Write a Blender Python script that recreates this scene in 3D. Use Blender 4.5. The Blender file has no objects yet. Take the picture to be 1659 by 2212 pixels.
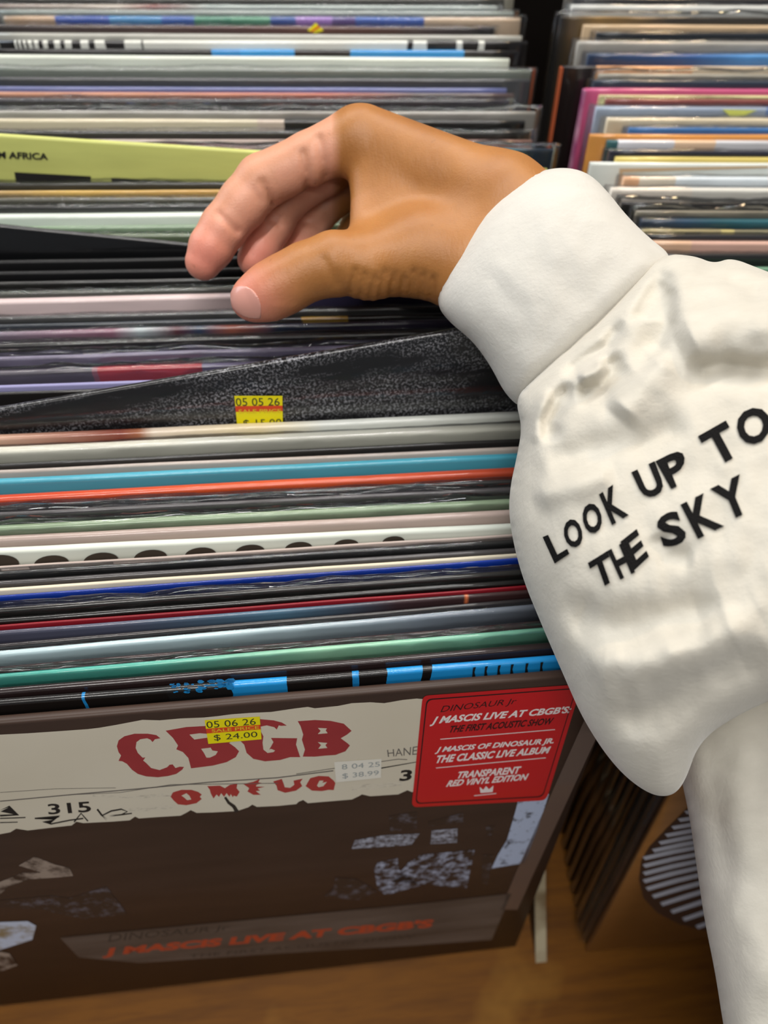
import bpy, math, random
import numpy as np
from mathutils import Vector, Matrix, noise
from mathutils.geometry import tessellate_polygon
from mathutils.bvhtree import BVHTree
random.seed(7)
SC = bpy.context.scene
COL = SC.collection
# ------------------------------------------------------------------ camera
F, CX, CY = 1661.0, 829.5, 1106.0
XA = Vector((.9946, -.0536, .0885)).normalized()          # world x seen from the camera (right, down, forward)
PITCH = math.radians(60)
YA = Vector((0, -math.sin(PITCH), math.cos(PITCH)))
YA = (YA - XA * YA.dot(XA)).normalized()                   # world y: away from the shopper
ZA = XA.cross(YA)                                          # world z: up
def c2w(v): return Vector((XA.dot(v), YA.dot(v), ZA.dot(v)))
def ray(px, py): return c2w(Vector(((px - CX) / F, (py - CY) / F, 1.0)))
LEAN = math.radians(17)
DD = Vector((0, -math.sin(LEAN), -math.cos(LEAN)))         # down along a leaning sleeve
FT = ray(500, 1522) * .285                                 # top of the front sleeve, from the camera
_b = FT + DD * .315
CAM = Vector((-ray(430, 1106).x * .33, -_b.y, -_b.z + .012))
def P(px, py, z): return CAM + ray(px, py) * z
def proj(w):
    d = w - CAM
    z = d.dot(c2w(Vector((0, 0, 1))))
    return CX + F * d.dot(c2w(Vector((1, 0, 0)))) / z, CY + F * d.dot(c2w(Vector((0, 1, 0)))) / z
def hit(px, py, p0, n):
    r = ray(px, py)
    return CAM + r * ((p0 - CAM).dot(n) / r.dot(n))
cd = bpy.data.cameras.new('camera'); cam = bpy.data.objects.new('camera', cd); COL.objects.link(cam)
rx, ry, rz = c2w(Vector((1, 0, 0))), c2w(Vector((0, -1, 0))), c2w(Vector((0, 0, -1)))
m = Matrix((rx, ry, rz)).transposed().to_4x4(); m.translation = CAM
cam.matrix_world = m
cd.sensor_fit = 'HORIZONTAL'; cd.sensor_width = 36; cd.lens = 36 * F / 1659
cd.clip_start = .01
cd.dof.use_dof = True; cd.dof.focus_distance = .285; cd.dof.aperture_fstop = 10
SC.camera = cam
# ------------------------------------------------------------------ light
SC.view_settings.view_transform = 'Standard'; SC.view_settings.look = 'None'
SC.view_settings.exposure = 0.0; SC.view_settings.gamma = 1.0; SC.view_settings.use_curve_mapping = False
W = bpy.data.worlds.new('shop_air'); SC.world = W; W.use_nodes = True
W.node_tree.nodes['Background'].inputs[0].default_value = (.92, .95, 1, 1)
W.node_tree.nodes['Background'].inputs[1].default_value = .17
def area(name, loc, target, sx, sy, power, col):
    l = bpy.data.lights.new(name, 'AREA'); l.shape = 'RECTANGLE'; l.size = sx; l.size_y = sy; l.energy = power; l.color = col
    o = bpy.data.objects.new(name, l); COL.objects.link(o)
    o.location = loc; o.rotation_euler = (Vector(target) - Vector(loc)).to_track_quat('-Z', 'Y').to_euler()
area('ceiling_strip_lamp', (-.4, 1.5, 2.0), (0, .2, .3), 2.4, .06, 32, (1, .97, .92))
area('ceiling_strip_lamp', (.1, .1, 2.1), (0, .2, .3), 2.2, .06, 28, (1, .97, .93))
area('ceiling_strip_lamp', (-.3, -1.1, 2.1), (0, .1, .2), 2.2, .06, 11, (1, .96, .9))
area('shop_window', (-2.6, 1.8, 1.5), (0, .2, .3), 1.6, 1.4, 26, (.78, .88, 1))
area('spot_lamp', (.9, 1.1, 1.7), (0, .2, .3), .12, .12, 7, (1, .72, .42))
# ------------------------------------------------------------------ materials
def lin(c):
    if isinstance(c, str): c = tuple(int(c[i:i + 2], 16) for i in (0, 2, 4))
    return tuple(((x / 255) / 12.92 if x / 255 <= .04045 else ((x / 255 + .055) / 1.055) ** 2.4) for x in c) + (1,)
class NT:
    def __init__(s, name):
        s.m = bpy.data.materials.new(name); s.m.use_nodes = True
        s.t = s.m.node_tree; s.b = s.t.nodes['Principled BSDF']; s.out = s.t.nodes['Material Output']
    def n(s, typ, **kw):
        o = s.t.nodes.new(typ)
        for k, v in kw.items():
            if k.startswith('i_'):
                kk = k[2:]; o.inputs[int(kk) if kk.isdigit() else kk.replace('_', ' ')].default_value = v
            else: setattr(o, k, v)
        return o
    def l(s, a, b): s.t.links.new(a, b)
    def coord(s, scale=(1, 1, 1), loc=(0, 0, 0)):
        tc = s.n('ShaderNodeTexCoord'); mp = s.n('ShaderNodeMapping')
        mp.inputs['Scale'].default_value = scale; mp.inputs['Location'].default_value = loc
        s.l(tc.outputs['Object'], mp.inputs[0]); return mp.outputs[0]
    def noise(s, vec, scale, detail=3, rough=.5):
        o = s.n('ShaderNodeTexNoise'); o.inputs['Scale'].default_value = scale; o.inputs['Detail'].default_value = detail
        o.inputs['Roughness'].default_value = rough; s.l(vec, o.inputs['Vector']); return o.outputs['Fac']
    def ramp(s, fac, stops, interp='LINEAR'):
        r = s.n('ShaderNodeValToRGB'); cr = r.color_ramp; cr.interpolation = interp
        while len(cr.elements) < len(stops): cr.elements.new(.5)
        for e, (p, c) in zip(cr.elements, stops): e.position = p; e.color = c
        s.l(fac, r.inputs[0]); return r.outputs[0]
    def bump(s, h, strength, dist, prev=None):
        b = s.n('ShaderNodeBump'); b.inputs['Strength'].default_value = strength; b.inputs['Distance'].default_value = dist
        s.l(h, b.inputs['Height'])
        if prev: s.l(prev, b.inputs['Normal'])
        return b.outputs[0]
    def mix(s, fac, a, b, mode='MIX'):
        o = s.n('ShaderNodeMix'); o.data_type = 'RGBA'; o.blend_type = mode
        for v, i in ((fac, 0), (a, 6), (b, 7)):
            if hasattr(v, 'links') or hasattr(v, 'is_linked'): s.l(v, o.inputs[i])
            else: o.inputs[i].default_value = v
        return o.outputs[2]
def jacket_mat(name, cols, wrap=True, seed=0., interp='CONSTANT', mottled=None, rough=.35):
    """cols: list of (position 0..1 along the width, hex)"""
    def deep(c):
        v = [int(c[i:i + 2], 16) for i in (0, 2, 4)]
        k = .62 if max(v) < 75 else (.62 + .38 * (max(v) - 75) / 60 if max(v) < 135 else 1)
        return '%02x%02x%02x' % tuple(int(x * k) for x in v)
    cols = [(p_, deep(c_)) for p_, c_ in cols]
    t = NT(name)
    tc = t.n('ShaderNodeTexCoord'); sp = t.n('ShaderNodeSeparateXYZ'); t.l(tc.outputs['Object'], sp.inputs[0])
    v = t.coord((1, 1, 1), (seed, 0, 0))
    if len(cols) == 1: c = None; base = lin(cols[0][1])
    else:
        ma = t.n('ShaderNodeMath', operation='MULTIPLY_ADD'); t.l(sp.outputs[0], ma.inputs[0]); ma.inputs[1].default_value = 1 / .315; ma.inputs[2].default_value = .5
        fac = ma.outputs[0]
        if interp == 'CONSTANT':
            nz = t.noise(v, 90, 2); m2 = t.n('ShaderNodeMath', operation='MULTIPLY_ADD'); t.l(nz, m2.inputs[0]); m2.inputs[1].default_value = .008; t.l(fac, m2.inputs[2]); fac = m2.outputs[0]
        c = t.ramp(fac, [(p, lin(k)) for p, k in cols], interp); base = c
    if mottled:
        nz = t.noise(t.coord((1, 1, 1), (seed, 0, 0)), mottled[1], 2, .6); pz = t.noise(t.coord((.5, 1, 2.2), (seed, 0, 0)), 26, 5, .65)
        f1 = t.ramp(nz, [(.48, (0, 0, 0, 1)), (.62, (1, 1, 1, 1))]); f2 = t.ramp(pz, [(.42, (0, 0, 0, 1)), (.64, (1, 1, 1, 1))])
        f = t.mix(1.0, f1, f2, 'MULTIPLY')
        base = t.mix(f, base, lin(mottled[0]))  # pale flecks put the sparkle of crumpled film into the base colour
    soft = t.noise(t.coord((1, 6, 6), (seed * 2, 0, 0)), 14, 3)
    dark = t.ramp(soft, [(.3, (.8, .8, .8, 1)), (.7, (1.0, 1.0, 1.0, 1))])
    base = t.mix(1.0, base, dark, 'MULTIPLY')
    t.l(base, t.b.inputs['Base Color'])
    t.b.inputs['Roughness'].default_value = rough
    t.b.inputs['Coat Weight'].default_value = .8 if wrap else .1
    t.b.inputs['Coat Roughness'].default_value = .05 if wrap else .3
    t.b.inputs['Specular IOR Level'].default_value = .25
    n1 = t.noise(t.coord((.35, 1, 1.6), (seed * 3, 0, 0)), 120, 4, .6)
    n2 = t.noise(t.coord((.12, 1, 1), (seed * 5, 0, 0)), 40, 2)
    b = t.bump(n1, .22 if wrap else .1, .0004); b = t.bump(n2, .2, .001, b)
    t.l(b, t.b.inputs['Coat Normal']); 
    b2 = t.bump(n1, .08, .0003); t.l(b2, t.b.inputs['Normal'])
    return t.m
def plain(name, col, rough=.5, spec=.5, bump=None, coat=0, mott=None):
    t = NT(name); t.b.inputs['Base Color'].default_value = lin(col); t.b.inputs['Roughness'].default_value = rough
    t.b.inputs['Specular IOR Level'].default_value = spec; t.b.inputs['Coat Weight'].default_value = coat
    if mott:
        f = t.noise(t.coord(mott[2] if len(mott) > 2 else (1, 1, 1)), mott[1], 4)
        c = t.ramp(f, [(.35, lin(col)), (.65, lin(mott[0]))]); t.l(c, t.b.inputs['Base Color'])
    if bump: t.l(t.bump(t.noise(t.coord(bump[2] if len(bump) > 2 else (1, 1, 1)), bump[0], 3), bump[1], .001), t.b.inputs['Normal'])
    return t.m
def film_mat(name, strength=1.0, seed=0., tint=(1, 1, 1, 1), haze=.008):
    t = NT(name); t.t.nodes.remove(t.b)
    tr = t.n('ShaderNodeBsdfTransparent'); tr.inputs[0].default_value = tint
    gl = t.n('ShaderNodeBsdfGlossy'); gl.inputs['Roughness'].default_value = .045; gl.inputs['Color'].default_value = (.95, .97, 1, 1)
    df = t.n('ShaderNodeBsdfDiffuse'); df.inputs[0].default_value = (.75, .77, .8, 1)
    n1 = t.noise(t.coord((.45, 1, 1), (seed, 0, 0)), 60, 3, .55); n2 = t.noise(t.coord((.15, 1, 2.5), (seed * 3, 0, 0)), 160, 3, .6)
    b = t.bump(n1, .45, .002); b = t.bump(n2, .2, .0005, b)
    t.l(b, gl.inputs['Normal'])
    fr = t.n('ShaderNodeFresnel'); fr.inputs[0].default_value = 1.45; t.l(b, fr.inputs['Normal'])
    mu = t.n('ShaderNodeMath', operation='MULTIPLY_ADD', use_clamp=True); t.l(fr.outputs[0], mu.inputs[0]); mu.inputs[1].default_value = .62 * strength; mu.inputs[2].default_value = 0
    m1 = t.n('ShaderNodeMixShader'); m1.inputs[0].default_value = haze; t.l(tr.outputs[0], m1.inputs[1]); t.l(df.outputs[0], m1.inputs[2])
    m2 = t.n('ShaderNodeMixShader'); t.l(mu.outputs[0], m2.inputs[0]); t.l(m1.outputs[0], m2.inputs[1]); t.l(gl.outputs[0], m2.inputs[2])
    t.l(m2.outputs[0], t.out.inputs[0]); return t.m
def art_mat(name, dark, light, scale, lo=.48, hi=.6, stretch=(1, 1, 1), rough=.42):
    t = NT(name); f = t.noise(t.coord(stretch), scale, 5, .65)
    c = t.ramp(f, [(lo, lin(dark)), (hi, lin(light))]); t.l(c, t.b.inputs['Base Color']); t.b.inputs['Roughness'].default_value = rough
    t.b.inputs['Coat Weight'].default_value = .1; t.b.inputs['Coat Roughness'].default_value = .3; t.b.inputs['Specular IOR Level'].default_value = .25
    return t.m
def wood_mat(name, a, b, c, axis=(1, 9, 9)):
    t = NT(name); f = t.noise(t.coord(axis), 14, 6, .6); g = t.noise(t.coord((1, 1, 1)), 9, 4, .6)
    base = t.ramp(f, [(.3, lin(a)), (.6, lin(b)), (.8, lin(a))])
    worn = t.ramp(g, [(.6, (0, 0, 0, 1)), (.78, (1, 1, 1, 1))])
    base = t.mix(worn, base, lin(c)); t.l(base, t.b.inputs['Base Color'])
    t.b.inputs['Roughness'].default_value = .6; t.b.inputs['Specular IOR Level'].default_value = .2; t.l(t.bump(f, .15, .001), t.b.inputs['Normal']); return t.m
FILMS = [film_mat('clear_film_%d' % i, s, i * 3.7) for i, s in enumerate((.8, 1.0, 1.3))]
# ------------------------------------------------------------------ object helpers
def link(name, me, mat=None, parent=None, mw=None, smooth=True):
    o = bpy.data.objects.new(name, me); COL.objects.link(o)
    if mat: me.materials.append(mat)
    if smooth and len(me.polygons): me.polygons.foreach_set('use_smooth', [True] * len(me.polygons))
    if parent is not None:
        o.parent = parent
    if mw is not None:
        o.matrix_local = mw
    return o
def mesh(verts, faces):
    me = bpy.data.meshes.new('m'); me.from_pydata([tuple(v) for v in verts], [], faces); me.update(); return me
def tag(o, label=None, cat=None, group=None, kind=None):
    if label: o['label'] = label
    if cat: o['category'] = cat
    if group: o['group'] = group
    if kind: o['kind'] = kind
    return o
def slab_mesh(w, h, t, wob=.0002, seed=0, nx=20, r=None):
    """sleeve: x along the width, z up from the bottom, y from 0 (front) to t, rounded top edge, slightly wavy"""
    r = min(t * .48, .0016) if r is None else r
    prof = [(0, 0), (0, h * .5), (0, h * .8), (0, h * .93)]
    prof += [(r - r * math.cos(a), h - r + r * math.sin(a)) for a in [i * math.pi / 8 for i in range(5)]]
    prof += [(t - r + r * math.sin(a), h - r + r * math.cos(a)) for a in [i * math.pi / 8 for i in range(5)]]
    prof += [(t, h * .9), (t, 0)]
    V, Fc = [], []
    n = len(prof)
    for i in range(nx + 1):
        x = -w / 2 + w * i / nx
        e = .0009 * (max(0, abs(x) - (w / 2 - .001)) / .001)
        for (y, z) in prof:
            d = wob * noise.noise(Vector((x * 22, seed * 1.7, z * 9))) * 2 * (z / h)
            dz = wob * .8 * noise.noise(Vector((x * 15, seed * 4.1 + 9, 0))) if z > h * .8 else 0
            V.append((x, y + d, z + dz))
    for i in range(nx):
        for j in range(n):
            a, b = i * n + j, i * n + (j + 1) % n
            Fc.append((a, a + n, b + n, b))
    Fc.append(tuple(range(n))); Fc.append(tuple(nx * n + j for j in reversed(range(n))))
    me = mesh(V, Fc); me.update()
    return me
def bag_mesh(w, h, t, seed, amp=.0005, nx=70, over=.0011):
    w2 = w + .007; H = h + over
    prof = [(-.0004, .002), (-.0005, h * .6), (-.0006, h * .85), (-.0007, h * .93), (-.0008, h * .97), (-.0008, h - .003), (-.0006, h), (-.0002, h + over * .5), (t * .3, H), (t * .7, H), (t + .0003, h), (t + .0005, h * .9), (t + .0004, .002)]
    V, Fc = [], []; n = len(prof)
    for i in range(nx + 1):
        x = -w2 / 2 + w2 * i / nx
        for (y, z) in prof:
            k = max(0, (z / h - .5) * 2)
            nz = noise.fractal(Vector((x * 45, seed * 2.3, z * 60)), .8, 2.2, 3) * amp * k
            nv = noise.fractal(Vector((x * 30, seed * 5.3 + 3, y * 60)), .8, 2.2, 3) * amp * 1.2 if z > h - .001 else 0
            yy = y - abs(nz) * .9 if y < t * .4 else y + abs(nz)
            V.append((x, yy, z + nv))
    for i in range(nx):
        for j in range(n - 1):
            a = i * n + j; Fc.append((a, a + n, a + n + 1, a + 1))
    for s in (0, nx):
        for j in range(n // 2):
            a, b = s * n + j, s * n + n - 1 - j
            if b - a > 1: Fc.append((a, a + 1, b - 1, b) if b - 1 != a + 1 else (a, a + 1, b))
    return mesh(V, Fc)
# plane of all the top edges: rises a little towards the back
FTW = CAM + FT
ROW = Vector((0, math.cos(math.radians(3.4)), math.sin(math.radians(3.4))))
TN = Vector((1, 0, 0)).cross(ROW)
def top(px, py): return hit(px, py, FTW, TN)
XR = top(1350, 1462).x                                     # right side of the first row of sleeves
XL2 = top(1600, 1455).x                                    # left side of the second row
CNT = [0]; LAST = {}; FIX = []
def record(ya, yb, xa=0, xb=1100, t=.0035, edge=None, side='R', cols='333333', wrap=True, bag=None, label='', name='record_sleeve',
           lift=None, group='record sleeves in the browser', interp='CONSTANT', mottled=None, w=.315, h=.315, lean=17, wob=.0002, rough=.35, jit=True, cat='record sleeve'):
    CNT[0] += 1; sd = CNT[0]
    A, B = top(xa, ya), top(xb, yb)
    ux = (B - A).normalized()
    dd = Vector((0, -math.sin(math.radians(lean)), -math.cos(math.radians(lean))))
    dd = (dd - ux * dd.dot(ux)).normalized(); uz = -dd; uy = uz.cross(ux)
    p0 = A
    if lift:
        (lx0, ly0, lx1, ly1) = lift
        A, B = hit(lx0, ly0, p0, uy), hit(lx1, ly1, p0, uy)
        ux = (B - A).normalized(); uz = ux.cross(uy)
    if edge is None:
        ex = (XR if side == 'R' else XL2) + (random.uniform(-.004, .002) if jit else 0)
        s = (ex - A.x) / ux.x
    else:
        lo, hi = -1.0, 1.5
        for _ in range(50):
            mid = (lo + hi) / 2
            if proj(A + ux * mid)[0] < edge: lo = mid
            else: hi = mid
        s = lo
    E = A + ux * s
    tc = E - ux * (w / 2) if side == 'R' else E + ux * (w / 2)
    base = tc - uz * h
    M = Matrix((ux, uy, uz)).transposed().to_4x4(); M.translation = base
    pv = LAST.get(side)
    if pv:                                                  # keep the sleeve in front clear of this one
        Pi = pv[1].inverted(); gap = min((Pi @ (M @ Vector((x, 0, zz)))).y for x in (-w / 2, w / 2) for zz in (0.02, h)) - .0002
        if gap < pv[2]:
            f = max(.25, gap / pv[2]); FIX.append((pv[0].name, round(gap * 1000, 1), pv[2] * 1000))
            for oo in [pv[0]] + list(pv[0].children):
                for v_ in oo.data.vertices:
                    if v_.co.y > 0: v_.co.y *= f
    # colours: single string or list of (image x, hex)
    if isinstance(cols, str): cl = [(0, cols)]
    else:
        cl = []
        Mi = M.inverted()
        for px, c in cols:
            if px is None: cl.append((0, c)); continue
            lo, hi = -1.5, 1.5
            for _ in range(40):
                mid = (lo + hi) / 2
                if proj(A + ux * mid)[0] < px: lo = mid
                else: hi = mid
            cl.append((min(1, max(0, (Mi @ (A + ux * lo)).x / .315 + .5)), c))
    o = link(name, slab_mesh(w, h, t, wob, sd), jacket_mat('jacket_%d' % sd, cl, wrap, sd * 1.37, interp, mottled, rough), None, M)
    tag(o, label, cat, group)
    LAST[side] = (o, M, t)
    if bag:
        link('plastic_cover', bag_mesh(w, h, t, sd, amp=(.0004, .0007, .0016)[int(bag)], over=(.0011, .0013, .003)[int(bag)]), FILMS[min(2, int(bag))], o, Matrix())
    return o, M
# ------------------------------------------------------------------ flat print on a sleeve
def print_poly(rec, M, pts, lvl, mat, name, parent=None, holes=()):
    """polygon outlined where it stands on the sleeve's face; lvl = layer height"""
    n = M.to_3x3() @ Vector((0, 1, 0)); p0 = M.translation - n * ((.00008 * lvl + .0003) if rec.get('label', '')[:5] != 'front' else (.00006 + .00003 * lvl))
    Mi = M.inverted()
    loops = [[Mi @ hit(x, y, p0, n) for x, y in pts]] + [[Mi @ hit(x, y, p0, n) for x, y in hh] for hh in holes]
    flat = [v for lp in loops for v in lp]
    tris = tessellate_polygon([[Vector((v.x, v.z, 0)) for v in lp] for lp in loops])
    return link(name, mesh(flat, [tuple(t) for t in tris]), mat, parent or rec, Matrix(), smooth=False)
_gl = {}
def glyphs(txt, bold=0.0, shear=0.0):
    k = (txt, bold, shear)
    if k not in _gl:
        cu = bpy.data.curves.new('t', 'FONT'); cu.body = txt; cu.offset = bold; cu.shear = shear; cu.resolution_u = 3; cu.fill_mode = 'FRONT'
        ob = bpy.data.objects.new('t', cu); COL.objects.link(ob); dg = bpy.context.evaluated_depsgraph_get(); dg.update()
        me = bpy.data.meshes.new_from_object(ob.evaluated_get(dg))
        co = np.array([v.co[:2] for v in me.vertices]); fs = [tuple(p.vertices) for p in me.polygons]
        COL.objects.unlink(ob); bpy.data.objects.remove(ob)
        co = (co - co.min(0)) / (co.max(0) - co.min(0))
        _gl[k] = (co, fs)
    return _gl[k]
def quad_map(co, q):
    """q: top-left, top-right, bottom-right, bottom-left"""
    tl, tr, br, bl = [np.array(p, float) for p in q]
    u, v = co[:, :1], co[:, 1:]
    return (tl * (1 - u) + tr * u) * v + (bl * (1 - u) + br * u) * (1 - v)
def print_text(rec, M, txt, q, lvl, mat, name='lettering', parent=None, bold=0.0, shear=0.0):
    co, fs = glyphs(txt, bold, shear)
    px = quad_map(co, q)
    n = M.to_3x3() @ Vector((0, 1, 0)); p0 = M.translation - n * ((.00008 * lvl + .0003) if rec.get('label', '')[:5] != 'front' else (.00006 + .00003 * lvl)); Mi = M.inverted()
    return link(name, mesh([Mi @ hit(x, y, p0, n) for x, y in px], fs), mat, parent or rec, Matrix(), smooth=False)
def round_quad(q, r, n=5):
    out = []; q = [Vector(p) for p in q]
    for i in range(4):
        p, a, b = q[i], q[i - 1], q[(i + 1) % 4]
        s, e = p + (a - p).normalized() * r, p + (b - p).normalized() * r
        for k in range(n + 1):
            u = k / n; out.append(tuple(s * (1 - u) ** 2 + p * 2 * u * (1 - u) + e * u * u))
    return out
INK = plain('black_ink', '191717', .5)
YEL = plain('yellow_label_paper', 'f2e400', .55)
ORG = plain('orange_label_band', 'e0461c', .55)
YINK = plain('yellow_label_ink', 'e8c92a', .6)
GREYINK = plain('grey_price_ink', '3b3a22', .6)
# ------------------------------------------------------------------ the browser bin
WOOD = wood_mat('worn_golden_wood', '583200', '754706', '8f6320')
WOOD2 = wood_mat('worn_wood_edge', '5a3a1a', '8a6430', 'c8a878', (1, 4, 4))
DARKW = plain('black_painted_board', '15110f', .45, bump=(60, .2))
PALE = plain('pale_divider_edge', 'b0a488', .6, mott=('6e5c40', 40))
def box(x0, x1, y0, y1, z0, z1, nx=1, bev=.0008):
    import bmesh
    bm = bmesh.new(); bmesh.ops.create_cube(bm, size=1)
    for v in bm.verts:
        v.co = ((x0 + x1) / 2 + v.co.x * (x1 - x0), (y0 + y1) / 2 + v.co.y * (y1 - y0), (z0 + z1) / 2 + v.co.z * (z1 - z0))
    bmesh.ops.bevel(bm, geom=bm.edges[:], offset=bev, segments=2, affect='EDGES')
    me = bpy.data.meshes.new('m'); bm.to_mesh(me); bm.free(); return me
slope = math.tan(math.radians(3.4))
binr = bpy.data.objects.new('record_browser', None); COL.objects.link(binr); binr.location = (0, .1, -.02)
tag(binr, 'golden wooden record browser bin holding both rows of sleeves', 'browser bin')
def binpart(name, me, mat, label=None):
    o = link(name, me, mat, binr, Matrix.Translation(-binr.location) , smooth=False)
    if label: o['label'] = label
    return o
yF, yB = -.13, .62; BX0 = XR - .375
me = box(BX0, 1.05, yF, yB, -.018, 0)
for v in me.vertices:
    v.co.z += max(0, v.co.y) * slope
XD = XR + .014
binpart('base_board', me, WOOD)
# front rail below the ledge, with the worn lip seen under it
binpart('front_rail', box(BX0, 1.05, yF - .02, yF - .0005, -.1, -.0035), WOOD2, 'worn front lip of the ledge')
binpart('back_panel', box(BX0, 1.05, yB, yB + .012, -.1, .36), DARKW, 'black painted back panel')
_g = hit(1165, 2108, Vector((0, 0, .0)), Vector((0, 0, 1))); XD = _g.x
def wedge(x0, x1, pts):
    V = [(x0, y, z) for y, z in pts] + [(x1, y, z) for y, z in pts]; n = len(pts)
    return mesh(V, [tuple(reversed(range(n))), tuple(range(n, 2 * n))] + [(i, (i + 1) % n, n + (i + 1) % n, n + i) for i in range(n)])
binpart('divider', wedge(XD - .002, XD + .005, [(_g.y + .0015, 0), (yB - .001, 0), (yB - .001, .22), (_g.y + .30, .16), (_g.y + .1, .075)]), DARKW, 'black painted divider between the two rows')
binpart('divider_edge', wedge(XD - .0022, XD + .0052, [(_g.y, 0), (_g.y + .1, .077), (_g.y + .30, .162), (_g.y + .30, .160), (_g.y + .1, .075), (_g.y + .003, 0)]), PALE, 'pale bare front edge of the divider')
binpart('side_panel', box(BX0, BX0 + .012, .004, yB - .001, .0, .30), DARKW)
binpart('side_panel', box(1.038, 1.05, .004, yB - .001, .0, .30), DARKW)
def struct(name, me, mat):
    o = link(name, me, mat, smooth=False); o['kind'] = 'structure'; return o
struct('floor', box(-2.6, 2.6, -2.0, 3.4, -.92, -.9), plain('shop_floor', '6a6258', .5, mott=('554d44', 3)))
for sx in (BX0 + .02, 1.0):
    for sy in (-.1, .59): binpart('leg', box(sx, sx + .03, sy, sy + .03, -.9, -.02), WOOD2)

G1 = 'left row of record sleeves in the browser'; G2 = 'right row of record sleeves in the browser'
def L(*a, **k):
    k.setdefault('group', G1); return record(*a, **k)
# front to back
front, MF = L(1563, 1472, t=.0042, edge=1346, cols='5c463a', bag=None, w=.338, h=.3095, wob=.00002, jit=False, label='front record sleeve with a cream CBGB OMFUG banner and red sticker', wrap=False, rough=.42)
blue, MB_ = L(1521, 1434, t=.0036, edge=1341, cols=[(None, '24201e'), (178, '1d84c8'), (191, '24201e'), (366, '2b2a2a'), (500, '1f92d8'), (622, '24201e'), (764, '1d84c8'), (774, '24201e'), (840, '1f92d8'), (916, '24201e'), (934, '1f92d8'), (1000, '1f92d8')], bag=None, label='black and bright blue record sleeve directly behind the front one')
L(1497, 1406, t=.0032, cols='43302f', bag=0, label='dark maroon record sleeve behind the black and bright blue one')
L(1464, 1370, t=.0034, cols=[(None, '2f8f8c'), (300, '4fb09f'), (700, '9ed4b4'), (1100, '6fae96')], interp='LINEAR', bag=2, label='teal to mint green record sleeve in crinkled film')
L(1447, 1354, t=.0022, cols='4a2b2a', wrap=True, label='thin brown-red record sleeve behind the mint green one')
L(1414, 1318, t=.0034, cols=[(None, 'b4ccd2'), (500, 'bcd2d8'), (900, '8d99a6'), (1150, '6c727e')], interp='LINEAR', bag=1, label='pale grey-blue record sleeve in crinkled film')
L(1396, 1302, t=.0020, cols='3b3437', label='thin charcoal record sleeve behind the pale grey-blue one')
L(1368, 1283, t=.0034, cols=[(None, '5c5262'), (250, '5b6076'), (600, '4d6f86'), (860, '5b4248'), (1003, '5b3f42'), (1006, 'e07a4a'), (1010, 'e07a4a'), (1013, '5b3f42'), (1100, '5b3a3a')], interp='LINEAR', label='slate sleeve shading from purple-grey to steel blue and maroon')
L(1354, 1270, t=.0011, cols='861824', wrap=False, label='thin crimson edge of a record sleeve behind the slate one')
L(1343, 1260, t=.0028, cols='1d1a19', label='black record sleeve behind the thin crimson edge')
L(1320, 1240, t=.0030, cols='2d2721', bag=2, label='black-brown record sleeve in film with gold glints, before the royal blue one')
L(1290, 1210, t=.0036, cols='12369a', bag=None, label='royal blue record sleeve in the front half of its row')
L(1275, 1201, t=.0016, cols='e2d8c0', wrap=False, label='thin cream record sleeve behind the royal blue one')
L(1261, 1190, t=.0024, cols='5a5657', bag=0, label='grey record sleeve in film behind the thin cream one')
L(1240, 1172, t=.0036, cols='232325', bag=1, label='glossy black record sleeve before the scalloped white one')
L(1226, 1157, t=.0012, cols='b8a8a0', wrap=False, label='hairline beige record sleeve before the scalloped white one')
scal, MS = L(1192, 1139, t=.0034, cols='dfe5da', bag=None, wrap=False, label='white record sleeve printed with a row of dark scallops')
L(1168, 1110, t=.0036, cols='b7a49c', wrap=True, label='taupe pink record sleeve behind the scalloped white one')
L(1144, 1086, t=.0036, cols='8ba083', bag=2, label='sage green record sleeve in wrinkled film')
L(1112, 1058, t=.0038, cols='625f62', bag=2, label='dark grey record sleeve in wrinkled film behind the sage green one')
L(1097, 1041, t=.0024, cols=[(None, '4c3a28'), (400, '2f2440'), (700, '4a4a4c')], interp='LINEAR', bag=1, label='very dark purple-brown record sleeve before the orange-red one')
L(1080, 1020, t=.0042, cols=[(None, 'c63d28'), (500, 'd2552a'), (1000, 'b84a30')], interp='LINEAR', label='glossy orange-red record sleeve before the cyan one')
L(1042, 987, t=.0046, cols='4aa3ba', label='cyan record sleeve behind the orange-red one')
L(1019, 970, t=.0026, cols='b8aca4', wrap=True, label='thin taupe record sleeve behind the cyan one')
L(1006, 952, t=.0018, cols='3b3a3a', bag=0, label='thin dark record sleeve before the pale grey-green one')
L(977, 925, t=.0048, cols='ccccc0', bag=1, label='pale grey-green record sleeve in film, below the leather-look one')
L(948, 898, t=.0042, cols=[(None, 'e8d2b8'), (260, '8a4030'), (300, 'a86848'), (330, 'ead8c4'), (560, 'ead9b0'), (700, 'dcdfd8')], interp='LINEAR', bag=0, label='cream record sleeve with a brown blot, before the leather-look one')
leather, ML = L(920, 873, t=.0036, cols='2b2b2e', mottled=('9c9ca2', 850), lift=(0, 884, 1000, 712), bag=None, edge=1330, label='raised black leather-look record sleeve with a yellow price label', wrap=True)  # grey mottle is painted film glints, not a pattern of the sleeve
L(880, 835, t=.0022, cols='2a2420', label='very dark record sleeve just behind the leather-look one')
L(850, 812, t=.0020, cols='33302f', bag=0, label='dark sleeve between the leather-look one and the lavender edge')
L(836, 795, t=.0020, cols='9a98c4', wrap=False, label='thin lavender record sleeve behind the leather-look one')
L(806, 768, t=.0036, cols=[(None, '6a6470'), (200, '8c5a68'), (215, 'a83a44'), (430, 'a03640'), (440, '6c6684')], bag=2, label='lilac-grey record sleeve with a red band in wrinkled film')
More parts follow.
